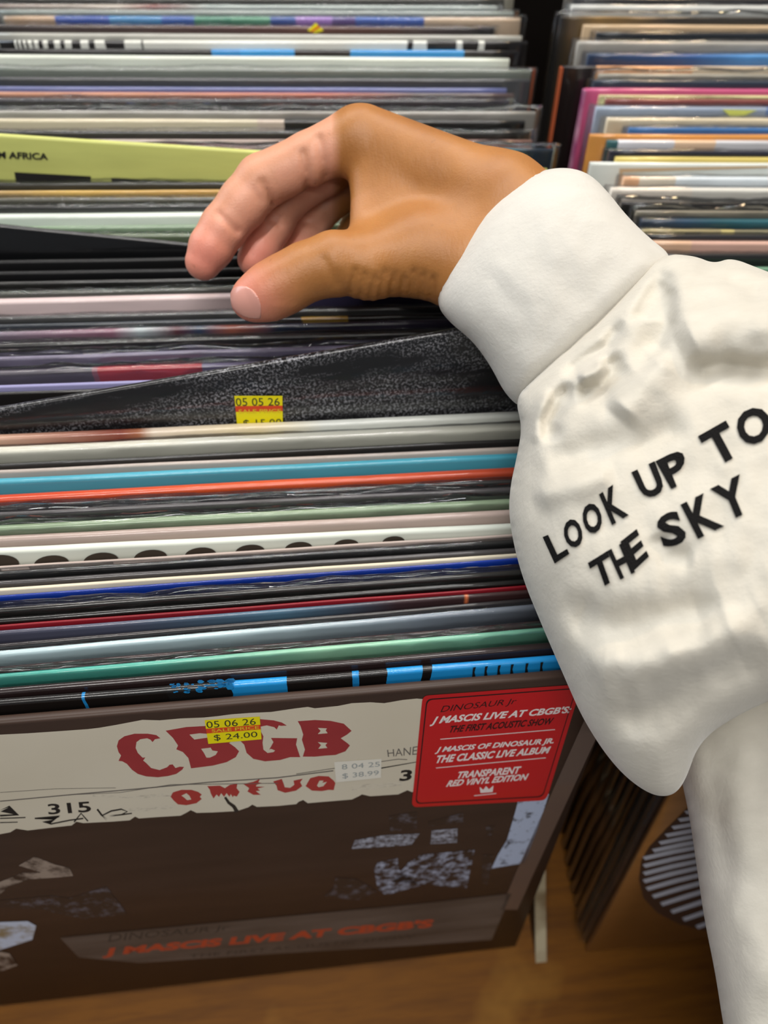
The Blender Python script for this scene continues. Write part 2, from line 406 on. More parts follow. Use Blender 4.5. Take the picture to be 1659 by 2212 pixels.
L(775, 738, t=.0030, cols='7a748c', bag=2, label='dull lilac record sleeve behind the one with a red band')
L(746, 712, t=.0034, cols='2c2828', bag=1, label='black record sleeve before the dark blue patchy one')
L(721, 690, t=.0034, cols=[(None, '5f7a88'), (240, '8a5f72'), (300, 'a8b4b8'), (380, '6e3c48'), (430, '2c4668'), (500, '8a4c3c'), (600, '2a3a58'), (760, '3c3450')], interp='LINEAR', bag=1, label='dark blue record sleeve with red and white patches, below the thumb')
L(704, 676, t=.0024, cols=[(None, '2c3c4c'), (600, '1f1e22'), (655, 'b08a28'), (752, '201c1e')], bag=0, label='navy black record sleeve with a small amber mark, below the wrist')
L(688, 660, t=.0024, cols='5c5c5c', bag=1, label='grey record sleeve in film just below the thumb tip')
L(653, 626, t=.0050, cols=[(None, 'dcc8c8'), (550, 'dccaca'), (640, '4a4464'), (1100, '35304a')], wrap=True, bag=None, label='pale pink record sleeve that the thumb tip touches')
L(634, 608, t=.0030, cols='5e6058', bag=1, label='greenish grey record sleeve in film behind the pale pink one')
L(612, 590, t=.0026, cols='2c2c2b', bag=0, label='dark grey record sleeve in scratched film near the middle fingertip')
L(590, 570, t=.0030, cols='1f1f22', wrap=False, bag=None, label='black record sleeve at the index fingertip')
L(566, 546, t=.0030, cols='222224', wrap=False, bag=None, label='charcoal black record sleeve before the raised plain black one')
L(540, 524, t=.0030, cols='1e1f22', lift=(0, 487, 400, 527), bag=None, edge=1230, label='raised plain black record sleeve tilted down towards the fingers')
L(508, 505, t=.0030, cols='6c7c60', edge=1210, bag=1, label='moss green record sleeve behind the raised plain black one')
L(492, 482, t=.0030, cols='7d957a', edge=1206, wrap=True, label='light green record sleeve behind the fingers')
L(468, 458, t=.0050, cols='dbe6dd', edge=1200, label='white record sleeve behind the fingertips')
L(446, 438, t=.0034, cols='2b2b2b', edge=1196, bag=1, label='black record sleeve behind the white one at the fingers')
L(430, 424, t=.0028, cols='6a6a5c', edge=1194, bag=1, label='olive grey record sleeve below the thin mustard one')
L(414, 408, t=.0022, cols=[(None, 'a89070'), (150, 'd0ac5c'), (600, 'cda054')], interp='LINEAR', edge=1190, label='thin mustard record sleeve below the lime yellow one')
L(396, 392, t=.0030, cols='55564a', edge=1192, bag=1, label='dark olive record sleeve in film just below the lime yellow one')
yel, MY = L(384, 383, t=.0034, cols='cfd47c', lift=(0, 291, 560, 327), edge=1183, bag=None, wrap=False, label='raised lime yellow record sleeve with black print')
L(352, 350, t=.0034, cols=[(None, '3a4250'), (900, '2f3e58')], edge=1150, bag=0, label='navy record sleeve behind the lime yellow one')
L(322, 322, t=.0030, cols=[(None, '5c5a5a'), (520, '8a2f50'), (560, '5c5a5a'), (980, '3f9cc8'), (1060, '5a9aa8'), (1140, '20405c')], interp='LINEAR', edge=1196, bag=2, label='foil blue record sleeve above the wrist')
L(302, 304, t=.0030, cols=[(None, 'c8c0b8'), (1000, '8a6a60')], interp='LINEAR', edge=1150, bag=0, label='pale record sleeve behind the foil blue one')
L(284, 285, t=.0030, cols='2c2d28', edge=1145, bag=1, label='black-green record sleeve above the lime yellow one')
L(258, 262, t=.0036, cols=[(None, 'd8cfb4'), (560, 'cfc0b0'), (616, '2c2c2a')], edge=1135, bag=None, label='cream record sleeve ending short above the hand')
L(240, 243, t=.0034, cols='a9a8a2', edge=1158, bag=2, label='silvery record sleeve in film above the knuckles')
L(214, 217, t=.0042, cols='4b4852', edge=1100, bag=1, label='dark plum record sleeve behind the silvery one')
L(200, 203, t=.0028, cols=[(None, 'c09078'), (300, 'c88c70'), (700, 'b56450'), (900, '6c5c5c')], interp='LINEAR', edge=1110, label='salmon record sleeve behind the dark plum one')
L(188, 192, t=.0028, cols='6870a0', edge=1095, label='dusty blue record sleeve behind the salmon one')
L(168, 172, t=.0042, cols='5a5c60', edge=1145, bag=None, label='slate grey record sleeve behind the dusty blue one')
L(146, 152, t=.0036, cols='848c84', edge=1148, bag=1, label='green-grey record sleeve in crinkled film behind the slate grey one')
L(120, 128, t=.0046, cols='e4ebdf', edge=1101, bag=None, label='bright white record sleeve near the far end of its row')
L(106, 110, t=.0034, cols=[(None, '24201e'), (455, '2686c8'), (520, '2f96d8'), (640, '24201e'), (756, '2f96d8'), (1005, '2a2624')], edge=1120, bag=0, label='black and bright blue record sleeve near the far end')
st = [(None, '2a2624')]
for a, b in ((31, 36), (42, 47), (52, 58), (63, 71), (75, 85), (93, 105), (115, 131), (141, 155), (171, 192), (207, 230), (270, 305), (312, 883), (895, 925), (988, 1004), (1036, 1050)): st += [(a, 'eceee6'), (b, '2a2624')]
L(88, 90, t=.0036, cols=st[:32], edge=1140, bag=None, label='white record sleeve with black piano-like stripes near the far end')
L(72, 78, t=.0034, cols='b8b8b0', edge=1128, bag=None, label='light grey record sleeve behind the striped one')
brown, MBr = L(54, 60, t=.0034, cols=[(None, '4a403c'), (700, '6e4038'), (1040, '3a3434')], interp='LINEAR', edge=1068, bag=1, label='brown record sleeve with a yellow corner label near the far end')
L(36, 40, t=.0042, cols=[(None, 'c8ac90'), (118, '3a58a8'), (236, '4a8cc0'), (350, '3e66b0'), (420, '4a8c74'), (500, '5c9c80'), (585, '3858a0'), (640, '9a78c0'), (720, '5a4c88'), (770, '3c60b0'), (920, 'cdb8a0')], edge=1125, bag=1, label='multicoloured blue, green and purple record sleeve at the far end')
L(22, 26, t=.0030, cols='9aa4a0', edge=1110, bag=1, label='grey-teal record sleeve behind the multicoloured one')
L(10, 14, t=.0034, cols=[(None, '8a7a74'), (250, 'c8c0b4'), (330, '8a5048'), (450, 'a8b4b0')], interp='LINEAR', edge=1076, bag=1, label='mottled pinkish grey record sleeve at the top of the picture')
L(-6, -2, t=.0034, cols='5a5a56', edge=1090, bag=0, label='dark grey record sleeve at the very end of its row')
L(-24, -20, t=.0034, cols='8a887c', edge=1112, bag=0, label='grey-beige record sleeve, last of its row')
# second row, front to back (x of the left side given)
def R(y, ex, cols, label, bag=None, t=.0032, dy=2, lean=18, **k):
    k.setdefault('group', G2)
    return record(y, y + dy, xa=1250, xb=1659, t=t, edge=ex, side='L', cols=cols, label=label, bag=bag, lean=lean, **k)
def R0(y, ex, cols, label, bag=None, t=.0032, **k):
    k.setdefault('group', G2); k.setdefault('lean', 18)
    return record(y, y - 30, xa=1300, xb=1659, t=t, edge=ex, side='L', cols=cols, label=label, bag=bag, **k)
fan, MFan = R0(1463, 1602, 'a87440', 'orange-brown record sleeve with a fan of white blades, front of its row', bag=0, t=.0036, wob=.00005)
R0(1432, 1588, '2a2a3a', 'dark navy sleeve directly behind the orange-brown one', bag=1, t=.0044)
R0(1398, 1572, '17151a', 'black sleeve two behind the orange-brown one', bag=1, t=.005)
R0(1358, 1556, '241c1c', 'brown-black sleeve three behind the orange-brown one', bag=0, t=.005)
for i, (y, c) in enumerate(((1318, '1c1a1c'), (1278, '2a1a1c'), (1236, '151516'), (1190, '3a2c22'), (1140, '1c1a1a'), (1090, '16161a'), (1040, '332a28'), (985, '1a1a1a'), (930, '22201e'), (880, '141416'), (830, '2c2624'), (785, '1b1b1f'), (745, '26221e'))):
    record(y, y - 29 + i * 1.6, xa=1300, xb=1659, t=.005, edge=1545 - i * 13, side='L', cols=c, lean=18, group='dark record sleeves under the arm', label='dark record sleeve in the row under the white sweatshirt arm')
for i, (y, c) in enumerate(((705, '4a4440'), (670, '1e1e20'), (640, '5c5048'), (612, '2a2a2c'))):
    record(y, y - 7 + i * 1.8, xa=1300, xb=1659, t=.004, edge=1412 - i * 3, side='L', cols=c, lean=18, group='dark record sleeves under the arm', label='dark record sleeve in the row under the white sweatshirt arm')
R(580, 1402, '6f9a80', 'green record sleeve showing above the shoulder of the white arm', 0, dy=0)
R(549, 1400, '2a2a2c', 'black record sleeve between the green and the peach one', 1)
R(523, 1398, [(None, 'e0b89a'), (1500, 'd8b0a0')], 'peach record sleeve low in its row above the arm', 0, t=.0040)
R(508, 1396, '34363c', 'charcoal record sleeve behind the low peach one', 1)
R(497, 1390, [(None, 'a0946c'), (1560, 'cabc7c'), (1590, '8a8468')], 'khaki record sleeve above the charcoal one', 1, t=.0024)
R(476, 1387, [(None, '34445c'), (1480, '2a5070'), (1560, '1c6070'), (1659, '2a6c78')], 'dark blue to teal record sleeve beside the cuff', 1, t=.0045, interp='LINEAR')
R(456, 1376, '8a8474', 'warm grey record sleeve behind the blue to teal one', 2)
R(438, 1346, '2b2824', 'black record sleeve beside the cuff with a scuffed corner', 2)
R(408, 1323, [(None, 'e8e0d4'), (1500, 'e4e2da')], 'off-white record sleeve with a peach top beside the cuff', 1, t=.0045)
R(384, 1350, [(None, 'e0b088'), (1385, 'd8d0c0'), (1462, 'dfe8ee')], 'white record sleeve in front of the large framed one', 1, t=.0042)
fr_, MFr = R(352, 1277, 'dfe4de', 'large white record sleeve with a beige printed frame', 0, t=.0034)
R(340, 1332, 'e0cc74', 'pale yellow record sleeve behind the large white one', 0)
R(326, 1318, '23284c', 'navy record sleeve above the pale yellow one', 1, t=.0026)
R(304, 1314, [(None, '3c6c70'), (1340, 'd4d4da'), (1460, 'e8c8a8'), (1550, 'd8d8dc')], 'white and peach record sleeve with a teal corner', 0, t=.0040, interp='CONSTANT')
R(291, 1276, 'd6944c', 'orange record sleeve with its face exposed at one side', None, t=.0034)
R(276, 1360, '3c78b8', 'bright blue glinting record sleeve above the orange one', 1, t=.0024)
R(256, 1314, 'ddd0b4', 'cream record sleeve behind the bright blue glinting one', 1, t=.0040)
tri_, MTri = R(232, 1290, [(None, 'a0aec0'), (1450, '9aa8bc'), (1659, '6c86b4')], 'ice blue record sleeve with a yellow-green corner label', 1, t=.0044)
R(214, 1310, '8c4c48', 'brick red record sleeve behind the ice blue one', 1, t=.0026)
R(206, 1296, 'e6e2a8', 'pale cream-yellow record sleeve before the pink one', 0, t=.0022)
pink, MP = R(192, 1266, 'cc5c88', 'pink record sleeve with a magenta side edge', 0, t=.0038)
R(174, 1284, '3c4c64', 'slate blue record sleeve behind the pink one', 1, t=.0030)
R(160, 1295, 'a8a498', 'silver record sleeve in shiny film before the terracotta one', 2, t=.0034)
ter, MT = R(143, 1216, [(None, '2c2020'), (1290, 'd8a070'), (1500, 'd8c4a8')], 'dark record sleeve with a terracotta side edge', 0, t=.0034)
R(117, 1272, [(None, '30466c'), (1500, '3c64a0'), (1620, '5c9cd8')], 'blue starry record sleeve', 1, t=.0040, interp='LINEAR')
R(90, 1250, 'b8b4ac', 'pale grey record sleeve behind the blue starry one', 1, t=.0044)
R(70, 1290, '2c3a48', 'dark navy record sleeve near the far end above the pale grey one', 1)
R(54, 1262, 'd8bc98', 'beige record sleeve near the far end of its row', 0)
R(36, 1212, [(None, '2e2c30'), (1300, 'a8864c'), (1450, '5c564c')], 'black record sleeve with a golden stretch near the far end', 2, interp='LINEAR')
R(12, 1236, 'dcdeda', 'white record sleeve near the far end of its row', 1, t=.0050)
R(-4, 1240, '4c4c50', 'dark grey record sleeve at the far end of its row', 0)
R(-24, 1225, '7c7870', 'stone grey record sleeve, last of its row', 0)
# ------------------------------------------------------------------ print on the sleeves
def price(rec, M, q, lines, lvl=8, yellow=True):
    body = print_poly(rec, M, q, lvl, YEL if yellow else plain('white_price_paper', 'e6e2d6', .55), 'price_sticker')
    tl, tr, br, bl = [Vector(p) for p in q]
    def sub(u0, v0, u1, v1):
        f = lambda u, v: tuple((tl * (1 - u) + tr * u) * (1 - v) + (bl * (1 - u) + br * u) * v)
        return [f(u0, v0), f(u1, v0), f(u1, v1), f(u0, v1)]
    if yellow: print_poly(rec, M, sub(0, .36, 1, .56), lvl + 1, ORG, 'orange_band', body)
    for txt, bx, mt, bold in lines:
        print_text(rec, M, txt, sub(*bx), lvl + 2, mt, 'lettering', body, bold)
    return body
CREAM = plain('cream_print', 'ddd5c3', .5, mott=('d3cab6', 8))
RED = plain('faded_red_print', 'a83a3c', .45, mott=('9a3236', 20))
RED2 = plain('red_print', 'ac3a36', .45)
# torn banner across the front sleeve
topb = [(-540, 1630), (-200, 1610), (0, 1587), (60, 1584), (120, 1580), (190, 1575), (215, 1572), (250, 1566), (308, 1555), (345, 1556), (390, 1552), (440, 1550), (470, 1547), (500, 1543), (540, 1540), (585, 1538), (640, 1530), (665, 1527), (680, 1530), (730, 1525), (760, 1519), (800, 1517), (830, 1519), (870, 1512), (900, 1509), (935, 1512), (1010, 1508)]
botb = [(1000, 1705), (925, 1709), (890, 1711), (880, 1707), (860, 1716), (800, 1720), (782, 1716), (775, 1720), (760, 1727), (700, 1732), (665, 1735), (655, 1728), (645, 1732), (640, 1737), (600, 1741), (555, 1743), (545, 1738), (536, 1744), (512, 1752), (460, 1755), (425, 1756), (412, 1750), (402, 1756), (390, 1762), (340, 1765), (300, 1768), (292, 1764), (280, 1772), (240, 1775), (180, 1778), (165, 1775), (155, 1783), (110, 1788), (60, 1794), (35, 1790), (22, 1798), (0, 1802), (-200, 1822), (-540, 1850)]
ban = print_poly(front, MF, topb + botb, 1, CREAM, 'printed_banner')
z = lambda pts: [(200 + x * .3617, 1500 + y * .3617) for x, y in pts]
C1 = [(405, 262), (380, 243), (330, 235), (250, 235), (190, 250), (155, 275), (145, 310), (155, 345), (170, 365), (155, 397), (178, 400), (205, 415), (235, 450), (270, 475), (320, 490), (390, 495), (450, 488), (500, 475), (535, 450), (546, 433), (520, 432), (495, 440), (478, 418), (460, 420), (445, 435), (400, 452), (350, 440), (320, 410), (302, 395), (315, 377), (298, 378), (270, 350), (257, 320), (262, 285), (285, 268), (325, 262), (345, 270), (358, 285), (372, 268)]
B1 = [(436, 217), (560, 195), (690, 188), (770, 200), (830, 230), (850, 270), (815, 290), (850, 315), (875, 340), (855, 375), (800, 405), (720, 425), (588, 442), (572, 380), (540, 345), (500, 328), (510, 305), (480, 260)]
B1h = [[(578, 240), (640, 232), (680, 235), (690, 258), (640, 265), (608, 270), (592, 255)], [(648, 325), (705, 318), (715, 335), (748, 340), (735, 362), (700, 378), (680, 378), (665, 350)]]
G1p = [(870, 265), (880, 210), (930, 165), (1000, 148), (1080, 155), (1130, 168), (1160, 186), (1125, 188), (1112, 185), (1100, 210), (1085, 196), (1040, 185), (990, 195), (1020, 250), (1015, 290), (1020, 330), (1045, 350), (1080, 345), (1090, 335), (1065, 325), (1055, 330), (1080, 285), (1065, 260), (1222, 262), (1215, 300), (1240, 375), (1180, 375), (1120, 392), (1030, 400), (960, 385), (920, 350), (905, 300)]
B2 = [(1225, 160), (1330, 153), (1420, 158), (1500, 175), (1547, 218), (1520, 240), (1482, 262), (1520, 290), (1537, 305), (1510, 340), (1450, 362), (1390, 366), (1330, 372), (1255, 372), (1268, 330), (1250, 270), (1258, 240), (1242, 190)]
B2h = [[(1345, 200), (1400, 203), (1392, 215), (1404, 232), (1345, 237), (1362, 218)], [(1345, 285), (1402, 290), (1390, 303), (1402, 320), (1348, 325), (1364, 303)]]
for pts, hs in ((C1, []), (B1, B1h), (G1p, []), (B2, B2h)):
    print_poly(front, MF, z(pts), 2, RED, 'letter', ban, [z(h) for h in hs])
O1 = [(465, 610), (480, 585), (530, 570), (590, 570), (630, 582), (652, 598), (640, 612), (652, 625), (620, 650), (560, 662), (510, 657), (485, 635)]
M1 = [(685, 548), (760, 545), (790, 560), (820, 540), (865, 533), (860, 560), (878, 582), (862, 610), (842, 605), (838, 615), (825, 595), (818, 612), (800, 590), (785, 612), (768, 590), (755, 612), (740, 598), (722, 622), (705, 590), (700, 570)]
F1 = [(900, 535), (960, 522), (1000, 505), (990, 525), (1012, 530), (980, 540), (975, 550), (1028, 552), (985, 562), (1000, 575), (975, 578), (1005, 600), (960, 600), (925, 580), (935, 560)]
U1 = [(1078, 520), (1130, 505), (1140, 530), (1148, 555), (1180, 558), (1205, 540), (1200, 515), (1255, 503), (1240, 525), (1252, 548), (1215, 575), (1150, 588), (1105, 572), (1098, 545)]
G2p = [(1272, 548), (1300, 500), (1350, 487), (1410, 490), (1440, 515), (1450, 530), (1440, 572), (1410, 570), (1370, 578), (1310, 575)]
for pts, hs in ((O1, [[(530, 605), (560, 590), (578, 605), (590, 628), (565, 632), (545, 615)]]), (M1, []), (F1, []), (U1, []), (G2p, [[(1340, 545), (1355, 515), (1380, 515), (1372, 528), (1400, 522), (1378, 548), (1350, 555)]])):
    print_poly(front, MF, z(pts), 2, RED2, 'letter', ban, [z(h) for h in hs])
def stroke(pts, w0, w1=None):
    w1 = w0 if w1 is None else w1
    a, b = [], []
    for i, p in enumerate(pts):
        p = Vector(p); d = (Vector(pts[min(i + 1, len(pts) - 1)]) - Vector(pts[max(i - 1, 0)])).normalized(); nn = Vector((-d.y, d.x))
        w = w0 + (w1 - w0) * i / (len(pts) - 1); a.append(tuple(p + nn * w / 2)); b.append(tuple(p - nn * w / 2))
    return a + b[::-1]
PEN = plain('faint_pen_line', '6c6660', .6)
for pts, w0, w1, mt in (([(0, 1731), (150, 1717), (300, 1704), (450, 1690), (600, 1680), (720, 1665)], 2.2, 2.4, PEN), ([(150, 1717), (260, 1712), (370, 1695), (600, 1692)], 1, 1.5, PEN),
                        ([(820, 1660), (860, 1653), (900, 1646)], 2.5, 1.5, INK), ([(640, 1672), (720, 1660), (860, 1640), (880, 1641)], 1.5, 1.5, PEN),
                        ([(0, 1712), (120, 1704), (250, 1702)], 1, 1, PEN), ([(0, 1752), (20, 1742), (40, 1760), (0, 1762)], 3, 4, INK), ([(0, 1768), (55, 1766)], 2.4, 2.4, INK), ([(0, 1777), (38, 1776)], 2.2, 2, INK),
                        ([(75, 1768), (130, 1763), (115, 1772), (92, 1776), (110, 1780), (150, 1772), (180, 1768)], 3, 3, INK), ([(160, 1776), (175, 1757), (190, 1774)], 3, 3, INK),
                        ([(210, 1748), (222, 1764), (232, 1772), (220, 1762), (240, 1752), (262, 1748), (275, 1753), (262, 1760), (235, 1763), (285, 1757)], 4, 2.5, INK),
                        ([(486, 1722), (494, 1734), (505, 1742), (512, 1754)], 5, 9, plain('dark_tear', '2e2824', .5))):
    print_poly(front, MF, stroke(pts, w0, w1), 3, mt, 'pen_mark', ban)
print_text(front, MF, '315', [(102, 1737), (194, 1731), (198, 1754), (105, 1760)], 3, INK, 'lettering', ban, .02)
print_text(front, MF, '3', [(866, 1664), (892, 1662), (888, 1686), (862, 1688)], 3, INK, 'lettering', ban, .03)
print_text(front, MF, 'HANE', [(836, 1620), (902, 1612), (900, 1630), (838, 1635)], 3, PEN, 'lettering', ban, 0)
for q, tx in (([(735, 1662), (870, 1676), (850, 1690), (740, 1690)], 0),):
    pass
SMUDGE = art_mat('pencil_smudge', 'd8d0be', 'a29a8c', 300, .5, .75, (1, 1, 2))
print_poly(front, MF, stroke([(200, 1718), (300, 1722), (370, 1716)], 5, 7), 2, SMUDGE, 'smudge', ban)
print_poly(front, MF, stroke([(270, 1752), (330, 1746), (380, 1742)], 10, 7), 2, SMUDGE, 'smudge', ban)
print_poly(front, MF, stroke([(760, 1702), (820, 1697), (868, 1692)], 12, 8), 2, SMUDGE, 'smudge', ban)
price(front, MF, [(442, 1556), (561, 1548), (565, 1597), (450, 1607)], [('05 06 26', (.02, .06, .92, .34), GREYINK, 0), ('SALE PRICE', (.1, .40, .97, .53), YINK, .01), ('$ 24.00', (.12, .64, .93, .92), GREYINK, 0)])
price(front, MF, [(722, 1646), (824, 1639), (823, 1680), (726, 1690)], [('8 04 25', (.15, .15, .97, .4), plain('faint_grey_ink', '9aa0a0', .6), 0), ('$ 38.99', (.15, .6, .95, .88), plain('faint_grey_ink', '9aa0a0', .6), 0)], 8, False)
print_poly(front, MF, [(1296, 1481), (1341, 1478), (1289, 1592), (1149, 1895), (1118, 1965), (1082, 1965), (1110, 1895), (1246, 1592)], 2, plain('brown_cover_margin', '63524a', .35, coat=.4), 'cover_margin')
# red sticker
RS = plain('red_sticker', 'c8161e', .35, coat=.3); WH = plain('white_sticker_ink', 'efe4e2', .5); BLK = plain('black_sticker_ink', '2a0c0e', .5)
stk = print_poly(front, MF, round_quad([(913, 1503), (1257, 1478), (1180, 1729), (889, 1744)], 13), 8, RS, 'hype_sticker')
rim = round_quad([(921, 1510), (1246, 1486), (1173, 1722), (897, 1737)], 12); rim2 = round_quad([(923.5, 1512.5), (1243.5, 1488.5), (1171.5, 1719.5), (899.5, 1734.5)], 12)
print_poly(front, MF, rim, 9, BLK, 'border_line', stk, [rim2[::-1]])
for tx, q, mt, bo, sh in (('DINOSAUR Jr', [(955, 1525), (1118, 1508), (1113, 1524), (950, 1543)], BLK, 0, .15), ("J MASCIS LIVE AT CBGB'S:", [(934, 1548), (1236, 1525), (1231, 1544), (928, 1569)], WH, .035, .25),
                          ('THE FIRST ACOUSTIC SHOW', [(974, 1568), (1198, 1550), (1194, 1565), (970, 1583)], BLK, .03, .25), ('J MASCIS OF DINOSAUR JR.', [(943, 1614), (1198, 1594), (1195, 1609), (939, 1629)], WH, .035, .25),
                          ('THE CLASSIC LIVE ALBUM', [(945, 1632), (1191, 1612), (1187, 1627), (941, 1649)], WH, .035, .25), ('TRANSPARENT', [(991, 1667), (1127, 1655), (1124, 1671), (987, 1682)], WH, .035, .25),
                          ('RED VINYL EDITION', [(968, 1686), (1143, 1671), (1139, 1685), (963, 1700)], WH, .035, .25)):
    print_text(front, MF, tx, q, 9, mt, 'lettering', stk, bo, sh)
for a, b in (((951, 1597), (1199, 1576)), ((942, 1659), (1179, 1637)), ((1024, 1719), (1072, 1714))):
    print_poly(front, MF, stroke([a, b], 1.6), 9, WH, 'rule_line', stk)
print_poly(front, MF, [(1036, 1700), (1044, 1706), (1050, 1698), (1056, 1705), (1066, 1697), (1064, 1711), (1038, 1713)], 9, WH, 'crown_emblem', stk)
# photograph printed lower down on the front sleeve
BLU = art_mat('pale_printed_photo', '3a2d26', 'b0b8d0', 150, .46, .66)
BLU2 = art_mat('faint_printed_photo', '3a2d26', '74727e', 130, .5, .78)
WIN = art_mat('printed_window', '3a2d26', 'a8acbc', 320, .38, .62)
WRM = art_mat('warm_printed_photo', '3a2d26', '9a8a7e', 80, .40, .56)
y2 = lambda pts: [(700 + x * .3496, 1640 + y * .3496) for x, y in pts]
for pts, mt in ((y2([(1205, 235), (1390, 215), (1330, 400), (1240, 640), (1035, 675), (1075, 590), (1130, 500), (1180, 330)]), art_mat('bright_printed_photo', '2e2a2c', 'b4c0da', 150, .34, .46)),
                (y2([(190, 500), (370, 470), (590, 460), (540, 530), (170, 555)]), WIN), (y2([(665, 440), (825, 428), (822, 515), (658, 525)]), WIN),
                (y2([(400, 350), (575, 325), (572, 435), (410, 445)]), BLU2), (y2([(640, 390), (860, 330), (860, 390), (650, 415)]), BLU2),
                (y2([(600, 590), (930, 560), (880, 800), (600, 770), (420, 760), (520, 640)]), BLU), (y2([(310, 680), (330, 640), (455, 610), (460, 680), (600, 780), (380, 840), (330, 800)]), BLU),
                (y2([(70, 730), (200, 740), (330, 820), (210, 870), (0, 850), (60, 800)]), BLU2), (y2([(980, 590), (1050, 590), (1010, 780), (975, 760)]), BLU2), (y2([(1000, 420), (1060, 410), (1040, 470), (1010, 470)]), BLU2),
                ([(-70, 1960), (0, 1905), (50, 1885), (90, 1885), (40, 1870), (75, 1850), (120, 1868), (150, 1875), (158, 1892), (130, 1895), (60, 1900), (20, 1915), (-70, 1990)], WRM),
                ([(-70, 1990), (0, 1945), (110, 1935), (150, 1940), (230, 1915), (275, 1975), (180, 1985), (90, 1965), (0, 1960), (-70, 2010)], BLU2),
                ([(-70, 2040), (0, 1992), (60, 1990), (78, 2000), (70, 2030), (0, 2052), (-70, 2090)], art_mat('bright_printed_photo', '8c7c60', 'c0c8dc', 60, .4, .56)),
                ([(-70, 2100), (0, 2056), (20, 2060), (38, 2085), (-70, 2125)], WRM)):
    print_poly(front, MF, pts, 2, mt, 'printed_photo')
print_poly(front, MF, [(130, 2026), (400, 2000), (700, 1972), (900, 1953), (1105, 1930), (1062, 2030), (900, 2042), (600, 2060), (300, 2080), (170, 2068)], 2, plain('printed_pavement', '62554d', .45, mott=('4a3e36', 12, (1, 1, 5))), 'printed_strip')
print_text(front, MF, 'DINOSAUR Jr', [(238, 2018), (498, 1998), (492, 2012), (232, 2040)], 3, plain('dull_black_print', '38302a', .5), bold=0)
print_text(front, MF, "J MASCIS LIVE AT CBGB'S", [(228, 2048), (940, 1985), (930, 2008), (220, 2070)], 3, plain('orange_red_print', 'b04424', .5), bold=.05)
print_text(front, MF, "THE FIRST ACOUSTIC SHOW", [(410, 2062), (900, 2018), (895, 2026), (408, 2070)], 3, plain('dull_black_print', '38302a', .5), bold=0)
# leather-look sleeve price
price(leather, ML, [(506, 855), (610, 855), (611, 914), (512, 917)], [('05 05 26', (.02, .08, .94, .36), GREYINK, 0), ('SALE PRICE', (.06, .48, .97, .62), YINK, .01), ('$ 15.00', (.14, .84, .97, 1.15), GREYINK, 0)], 8)
# lime yellow sleeve print
print_text(yel, MY, 'FROM AFRICA', [(-52, 325), (103, 331), (104, 346), (-52, 340)], 2, INK, bold=.03)
for q in ([(-80, 370), (-8, 374), (0, 404), (-80, 404)], [(31, 372), (196, 381), (196, 404), (36, 404)], [(240, 384), (300, 388), (420, 393), (420, 404), (243, 404)]):
    print_poly(yel, MY, q, 2, INK, 'printed_letter')
# small corner labels
price(brown, MBr, [(664, 66), (682, 49), (699, 66), (682, 72)], [], 8)['label'] = 'yellow corner of a price label'
print_poly(tri_, MTri, [(1560, 236), (1636, 238), (1606, 250), (1580, 253)], 8, plain('lime_label', 'd4dc70', .5), 'corner_label')
# scallops
SCB = plain('dark_scallop_print', '3a322a', .4, coat=.5)
for cx, cy, r in ((-5, 1217, 46), (111, 1214, 38), (218, 1208, 38), (325, 1201, 36), (433, 1195, 34), (540, 1188, 32), (645, 1181, 30), (748, 1174, 27), (850, 1166, 24)):
    print_poly(scal, MS, [(cx - r * math.cos(a * math.pi / 12), cy - r * .045 * 0 + 2 - r * .48 * math.sin(a * math.pi / 12) - (-r * math.cos(a * math.pi / 12)) * .07 + 2) for a in range(13)] + [(cx + r * .9, cy + 20 - r * .06), (cx - r * .9, cy + 20 + r * .06)], 2, SCB, 'scallop')
# torn blue flecks on the black and blue sleeve
BL = plain('bright_blue_print', '1f92d8', .35, coat=.6)
for i in range(46):
    px = random.uniform(368, 500); py = 1484 - (px - 368) * .085 + random.uniform(-6, 15)
    s = random.uniform(2, 7) * (.6 + (px - 368) / 180)
    print_poly(blue, MB_, [(px + s * 1.5 * math.cos(a) * random.uniform(.6, 1.2), py + s * .7 * math.sin(a) * random.uniform(.6, 1.2)) for a in [k * 1.05 for k in range(6)]], 2, BL, 'blue_fleck')
for k, px in enumerate((1022, 1048, 1076, 1104, 1136, 1168)):
    yy = 1446 - (px - 1022) * .075
    print_poly(blue, MB_, [(px, yy - 4), (px + 6, yy - 5), (px + 3, yy + 6), (px + 5, yy + 16), (px - 2, yy + 17), (px - 1, yy + 5)], 2, INK, 'black_mark')
# fan of white blades on the orange-brown sleeve
BLADE = plain('white_blade_print', 'd8dcea', .4, coat=.3); FDK = plain('dark_brown_print', '4a3020', .45)
print_poly(fan, MFan, [(1492, 1740), (1700, 1690), (1800, 1690), (1800, 2060), (1530, 2012), (1470, 1998), (1420, 1972), (1390, 1940), (1380, 1900), (1385, 1860), (1402, 1830), (1440, 1790)], 1, FDK, 'printed_disc')
for i in range(17):
    y0 = 1752 + i * 16.5; x0 = 1478 - i * 14 if i < 6 else (1388 + max(0, i - 9) ** 1.6 * 6.5)
    x0 = max(x0, 1384); dy = -(12 - i * 4.2)
    y1 = y0 - 22 - i * 2 + 0
    print_poly(fan, MFan, [(x0, y0), (x0 + 60, y0 - 9 - i * .9), (1760, y0 - 40 - i * 5), (1760, y0 - 33 - i * 5), (x0 + 70, y0 - 1.5 - i * .9), (x0 + 6, y0 + 7)], 3, BLADE, 'printed_blade')
# beige frame on the large white sleeve
print_poly(fr_, MFr, [(1338, 364), (1659, 358), (1659, 363), (1345, 372), (1350, 408), (1340, 408)], 2, plain('beige_frame_print', 'cbb08c', .5), 'printed_frame')
